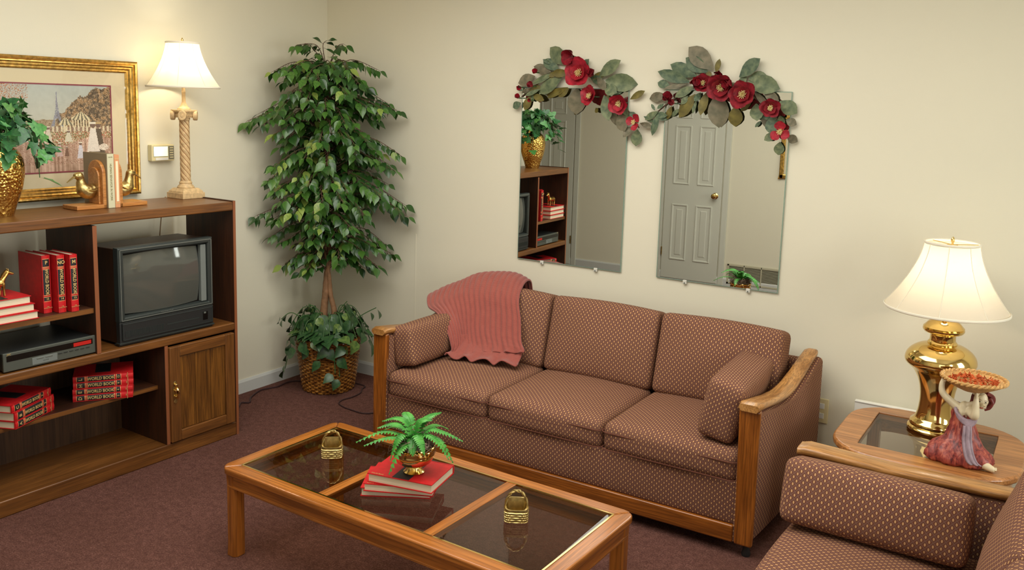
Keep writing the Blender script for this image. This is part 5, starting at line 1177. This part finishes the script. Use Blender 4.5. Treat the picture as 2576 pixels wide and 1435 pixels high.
G1F = [(1.871, 2.105, 0.05, 1, 0), (1.923, 2.013, 0.064, 0, 1), (1.997, 1.889, 0.046, 0, 1), (2.168, 1.861, 0.046, 0, 1), (2.261, 1.759, 0.037, 0, 2), (1.645, 2.016, 0.019, 0, 3), (1.625, 1.939, 0.021, 1, 3), (1.537, 1.933, 0.019, 0, 3), (1.528, 1.872, 0.019, 0, 3), (1.997, 2.0, 0.029, 1, 3), (1.611, 1.862, 0.012, 0, 3)]
G2L = [(2.664, 2.04, 2.54, 2.142, 0.073, 1), (2.633, 2.027, 2.525, 2.091, 0.058, 3), (2.576, 2.005, 2.447, 2.058, 0.054, 3), (2.545, 1.974, 2.381, 2.023, 0.046, 3), (2.435, 1.951, 2.371, 1.972, 0.035, 3), (2.527, 1.965, 2.421, 1.946, 0.019, 1), (2.57, 1.953, 2.475, 1.903, 0.035, 0), (2.418, 1.907, 2.328, 1.887, 0.039, 1), (2.406, 1.862, 2.384, 1.839, 0.019, 3), (2.38, 1.821, 2.309, 1.779, 0.027, 0), (2.38, 1.813, 2.355, 1.704, 0.027, 3), (2.36, 1.825, 2.339, 1.856, 0.012, 3), (2.45, 1.85, 2.43, 1.787, 0.027, 2), (2.498, 1.838, 2.453, 1.801, 0.019, 0), (2.536, 1.905, 2.51, 1.865, 0.023, 0), (2.577, 1.914, 2.5, 1.803, 0.05, 2), (2.583, 1.884, 2.573, 1.823, 0.015, 0), (2.604, 1.923, 2.588, 1.884, 0.023, 3), (2.64, 1.928, 2.619, 1.82, 0.039, 2), (2.694, 1.925, 2.713, 1.762, 0.081, 1), (2.791, 1.859, 2.793, 1.765, 0.058, 2), (2.784, 1.893, 2.804, 1.863, 0.039, 0), (2.653, 1.997, 2.633, 2.027, 0.039, 2), (2.678, 2.023, 2.692, 2.086, 0.023, 2), (2.799, 2.002, 2.891, 2.086, 0.058, 3), (2.847, 1.986, 2.989, 1.955, 0.069, 0), (2.847, 1.994, 2.931, 2.008, 0.046, 0), (2.876, 1.936, 2.962, 1.859, 0.023, 1), (2.927, 1.933, 2.997, 1.893, 0.035, 1), (3.01, 1.889, 3.088, 1.838, 0.054, 0), (2.893, 1.874, 2.911, 1.799, 0.05, 0), (2.929, 1.85, 2.986, 1.76, 0.058, 1), (2.978, 1.818, 2.983, 1.739, 0.05, 3), (3.015, 1.819, 3.027, 1.77, 0.031, 0), (3.046, 1.8, 3.092, 1.781, 0.039, 1), (2.925, 1.791, 2.901, 1.761, 0.012, 3), (3.005, 1.732, 2.957, 1.7, 0.031, 0), (3.055, 1.721, 3.102, 1.699, 0.042, 1), (3.024, 1.691, 3.02, 1.632, 0.046, 0)]
G2F = [(2.583, 1.962, 0.035, 0, 3), (2.628, 1.967, 0.04, 1, 1), (2.693, 2.01, 0.027, 1, 3), (2.723, 1.951, 0.058, 1, 1), (2.775, 1.964, 0.035, 1, 3), (2.835, 1.915, 0.058, 1, 1), (2.975, 1.855, 0.04, 1, 1), (2.448, 1.881, 0.033, 1, 3), (2.477, 1.864, 0.021, 1, 3), (3.029, 1.741, 0.04, 0, 2)]

build_garland('red magnolia garland over the left mirror', G1L, G1F, [(1.53, 1.88), (1.58, 1.92), (1.66, 1.97), (1.76, 2.01), (1.87, 2.05), (1.96, 2.0), (2.05, 1.94), (2.14, 1.88), (2.22, 1.80), (2.27, 1.73)], 4)
build_garland('red magnolia garland over the right mirror', G2L, G2F, [(2.35, 1.80), (2.42, 1.86), (2.52, 1.93), (2.62, 1.965), (2.74, 1.98), (2.84, 1.93), (2.93, 1.87), (3.0, 1.80), (3.03, 1.72)], 9)
wp = thing('white_panel', 'thin white panel standing behind the end table against the wall', 'panel', (3.62, -.06, 0))
box(-.14, .22, -.010, .010, 0, .475).build('panel_board', M_WHITE, wp, .002); box(-.14, .22, -.014, .014, .475, .482).build('top_edge', M_WHITE, wp, .002)
# ---------------------------------------------------------------- kneeling figurine with a bowl
M_SKIN = plain('porcelain_skin', rgb(222, 206, 170), .35, 0, .5); M_SHAWL = plain('lilac_shawl', rgb(156, 136, 144), .6, 0, .3, .15, 60)
def m_dress():
    t = NT('painted_dress'); v = t.coords('Object', (60, 60, 16)); f = t.noise(v, 1.0, 3, .6, .6); t.set(Base_Color=t.ramp(f, [(.34, rgb(84, 26, 30)), (.5, rgb(150, 62, 54)), (.64, rgb(186, 98, 76))]), Roughness=.45); t.bump(f, .4, .004); return t.m
M_DRESS = m_dress(); M_HAIR = plain('auburn_hair', rgb(112, 40, 34), .5, 0, .4, .2, 90, .4)
fg = thing('kneeling_figurine', 'kneeling woman figurine in rust dress and lilac shawl holding up a bowl', 'figurine', (3.995, -.735, .5305), math.radians(2))
def kneel(x, y, z): return (x, y, z)
# dress: kneeling skirt as a displaced, closed surface swept upward
mb = MB(); P = []
SK = [(0, .0, -.004, .092, .070), (.012, .0, -.006, .100, .076), (.030, .0, -.006, .098, .074), (.050, -.004, -.004, .088, .066), (.070, -.006, 0, .074, .056), (.092, -.006, .004, .060, .046), (.115, -.008, .008, .050, .040), (.140, -.010, .010, .043, .035), (.165, -.012, .010, .037, .030), (.185, -.014, .010, .038, .028), (.205, -.014, .010, .036, .024)]
for k, (z, cx, cy, rx, ry) in enumerate(SK):
    row = []
    for j in range(56):
        a = 2*PI*j/56; fold = (.0050*math.sin(a*9+z*46)+.0028*math.sin(a*17-z*70))*(1-.4*k/len(SK)); bulge = 1+.34*max(0, math.cos(a-math.radians(205)))**3*(z < .08)+.16*max(0, math.cos(a-math.radians(-35)))**4*(z < .06)
        row.append((cx+(rx+fold)*math.cos(a)*bulge, cy+(ry+fold)*math.sin(a)*bulge, z))
    P.append(row)
mb.grid(P, True, closed_v=True); mb.add(P[0], [tuple(range(55, -1, -1))]); mb.build('dress', M_DRESS, fg, angle=180)
mb = MB()
for k in range(7):
    f = k/6; mb.tube(catmull([(-.085+.045*f, -.035-.03*f, .062-.012*f), (-.050+.045*f, -.066, .040), (-.005+.035*f, -.078, .018), (.035+.022*f, -.072, .008)], 5), [.003+.006*math.sin(PI*i/15) for i in range(16)], 7)
mb.build('skirt_folds', M_DRESS, fg)
blob('body', [([(-.012, .008, .165), (-.012, .008, .195), (-.010, .006, .214)], [.026, .030, .024], .8), ([(-.006, .004, .214), (.012, -.004, .228), (.030, -.010, .238)], [.017, .0115, .012], 1),
    ([(.044, -.014, .268), (.047, -.016, .250), (.050, -.020, .234)], [.020, .0235, .015], 1),
    ([(-.032, .006, .206), (-.062, -.002, .230), (-.088, -.006, .256), (-.094, -.005, .284), (-.090, -.002, .308)], [.018, .0145, .0125, .0105, .0085], 1),
    ([(.010, -.006, .204), (.024, -.036, .196), (.029, -.052, .204), (.029, -.052, .236), (.027, -.048, .272)], [.018, .016, .0155, .0125, .0085], 1),
    ([(.027, -.047, .270), (.027, -.046, .284)], [.0115, .012], .6), ([(-.090, -.002, .304), (-.091, -.002, .312)], [.010, .0105], .6)], M_SKIN, fg, .0024, 3)
def finger(pts, r=.0034): MB().tube(catmull([Vector(p) for p in pts], 4), [r*(1-.35*i/(4*(len(pts)-1))) for i in range(4*(len(pts)-1)+1)], 7).build('finger', M_SKIN, fg)
for k, (dx, h) in enumerate(((-.012, .030), (-.004, .036), (.004, .036), (.011, .031))): finger([(.026+dx*.6, -.045, .282), (.026+dx, -.048, .296), (.026+dx*1.25, -.046, .282+h)])
finger([(.034, -.046, .274), (.046, -.048, .282), (.054, -.046, .289)], .0038)
for k, (dy, h) in enumerate(((-.010, .026), (-.003, .030), (.004, .030), (.010, .026))): finger([(-.090, dy*.7-.002, .310), (-.094, dy-.002, .322), (-.090, dy-.002, .306+h)])
finger([(-.086, -.010, .304), (-.078, -.016, .314), (-.074, -.016, .322)], .0036)
mb = MB(); mb.tube([(.052, -.044, .251), (.058, -.050, .245), (.052, -.046, .240)], [.0015, .0045, .002], 7); mb.build('nose', M_SKIN, fg)
for (x, y, z) in ((.040, -.0445, .257), (.060, -.036, .254)): MB().lathe([(0, -.003), (.003, 0), (0, .003)], 8, (x, y, z)).build('eye', M_BODY, fg)
for (x, y, z) in ((.040, -.046, .263), (.060, -.038, .260)): MB().tube([(x-.005, y, z), (x, y-.001, z+.002), (x+.005, y+.001, z)], .0009, 5).build('eyebrow', M_HAIR, fg)
MB().tube([(.041, -.043, .234), (.047, -.045, .233), (.053, -.041, .2335)], .0018, 6).build('mouth', plain('painted_lips', rgb(160, 60, 50), .4), fg)
mb = MB(); 
for k in range(16):
    a = k/15*PI*1.25-.1; mb.tube(catmull([(.050+.010*math.cos(a), .004, .278), (.050+.032*math.cos(a), .014+.010*math.sin(a), .264), (.048+.034*math.cos(a), .016*math.sin(a)+.014, .242), (.036+.026*math.cos(a), .020*math.sin(a)+.012, .222)], 4), .0075, 6)
mb.build('hair', M_HAIR, fg)
mb = MB(); mb.tube(catmull([(.072, -.018, .268), (.082, -.022, .252), (.074, -.026, .232), (.058, -.028, .222)], 5), [.006, .007, .007, .006, .006, .006, .005, .005, .005, .005, .005, .005, .004, .004, .004, .003], 6); mb.build('hair_lock', M_HAIR, fg)
mb = MB()
for k in range(7):
    f = k/6; mb.tube(catmull([(-.040+.003*f, .004, .216-.010*f), (-.034+.008*f, -.026-.004*f, .196-.016*f), (-.002+.012*f, -.040-.006*f, .176-.020*f), (.030, -.034-.005*f, .180-.010*f), (.036-.002*f, -.004, .204-.006*f)], 5), .0060, 7)
mb.tube(catmull([(-.040, .020, .212), (-.010, .034, .200), (.030, .022, .202)], 5), .014, 7); mb.build('shawl', M_SHAWL, fg)
mb = MB(); P = []
for i, p in enumerate(catmull([(.008, -.052, .158), (.010, -.060, .138), (.012, -.068, .105), (.022, -.084, .065), (.036, -.094, .036), (.050, -.096, .026)], 5)):
    P.append([(p.x+(j/8-.5)*(.026+.012*i/25), p.y-.004*math.sin(j*1.6)-.003, p.z+.002*j/8) for j in range(9)])
mb.grid(P, True); o = mb.build('shawl_end', M_SHAWL, fg, angle=180); s_ = o.modifiers.new('solid', 'SOLIDIFY'); s_.thickness = .005; s_.offset = 0
blob('foot', [([(.060, -.050, .018), (.084, -.060, .018), (.106, -.068, .013)], [.014, .015, .012], 1)], M_SKIN, fg, .0024, 3)
mb = MB()
for k in range(4): mb.lathe([(0, -.005), (.004, 0), (0, .005)], 8, (.116, -.072+.007*k, .014))
mb.build('toes', M_SKIN, fg)
M_WOVE = plain('woven_straw', rgb(200, 154, 92), .55, 0, .4, .3, 140, .5)
bw_ = MB(); BOWZ = .318; cx, cy = .012, -.012
bw_.lathe([(.040, 0), (.062, .010), (.092, .026), (.108, .040), (.112, .046), (.104, .044), (.088, .032), (.055, .018), (0, .014)], 48, (cx, cy, BOWZ-.030), cap=False); bw_.build('bowl', M_WOVE, fg)
for ph in (0, PI): MB().tube([(cx+(.110+.004*math.cos(ph+j*.8))*math.cos(2*PI*j/144), cy+(.110+.004*math.cos(ph+j*.8))*math.sin(2*PI*j/144), BOWZ+.015+.004*math.sin(ph+j*.8)) for j in range(144)], .0048, 6, closed=True).build('bowl_rim', M_WOVE, fg)
rnd = random.Random(8); pm = MB()
for k in range(120):
    a = rnd.uniform(0, 2*PI); r_ = .084*math.sqrt(rnd.random()); p = Vector((cx+r_*math.cos(a), cy+r_*math.sin(a), BOWZ+.004+.010*(1-(r_/.09)**2)+rnd.uniform(-.003, .004)))
    M = Matrix.Translation(p) @ Euler((rnd.uniform(-.9, .9), rnd.uniform(-.9, .9), rnd.uniform(0, 6))).to_matrix().to_4x4(); L_ = rnd.uniform(.007, .016)
    q = [(-L_, 0, .002), (0, -L_*.45, -.002), (L_, 0, .002), (0, L_*.45, -.001)]; pm.add([tuple(M @ Vector(v)) for v in q]+[tuple(M @ (Vector(v)+Vector((0, 0, .0015)))) for v in q], [(0, 1, 2, 3), (7, 6, 5, 4), (0, 4, 5, 1), (1, 5, 6, 2), (2, 6, 7, 3), (3, 7, 4, 0)])
po_ = thing('potpourri', 'orange brown potpourri chips heaped in the figurine bowl', 'potpourri', fg.location, math.radians(2))
o = pm.build('potpourri_chips', plain('potpourri', rgb(186, 84, 36), .7, 0, .3, .45, 60), po_); o['kind'] = 'stuff'
for o in list(COL.objects):     # parents first: nothing left unlinked or hidden
    if o.type == 'MESH' and o.data.users and not o.data.materials: o.data.materials.append(M_WHITE)
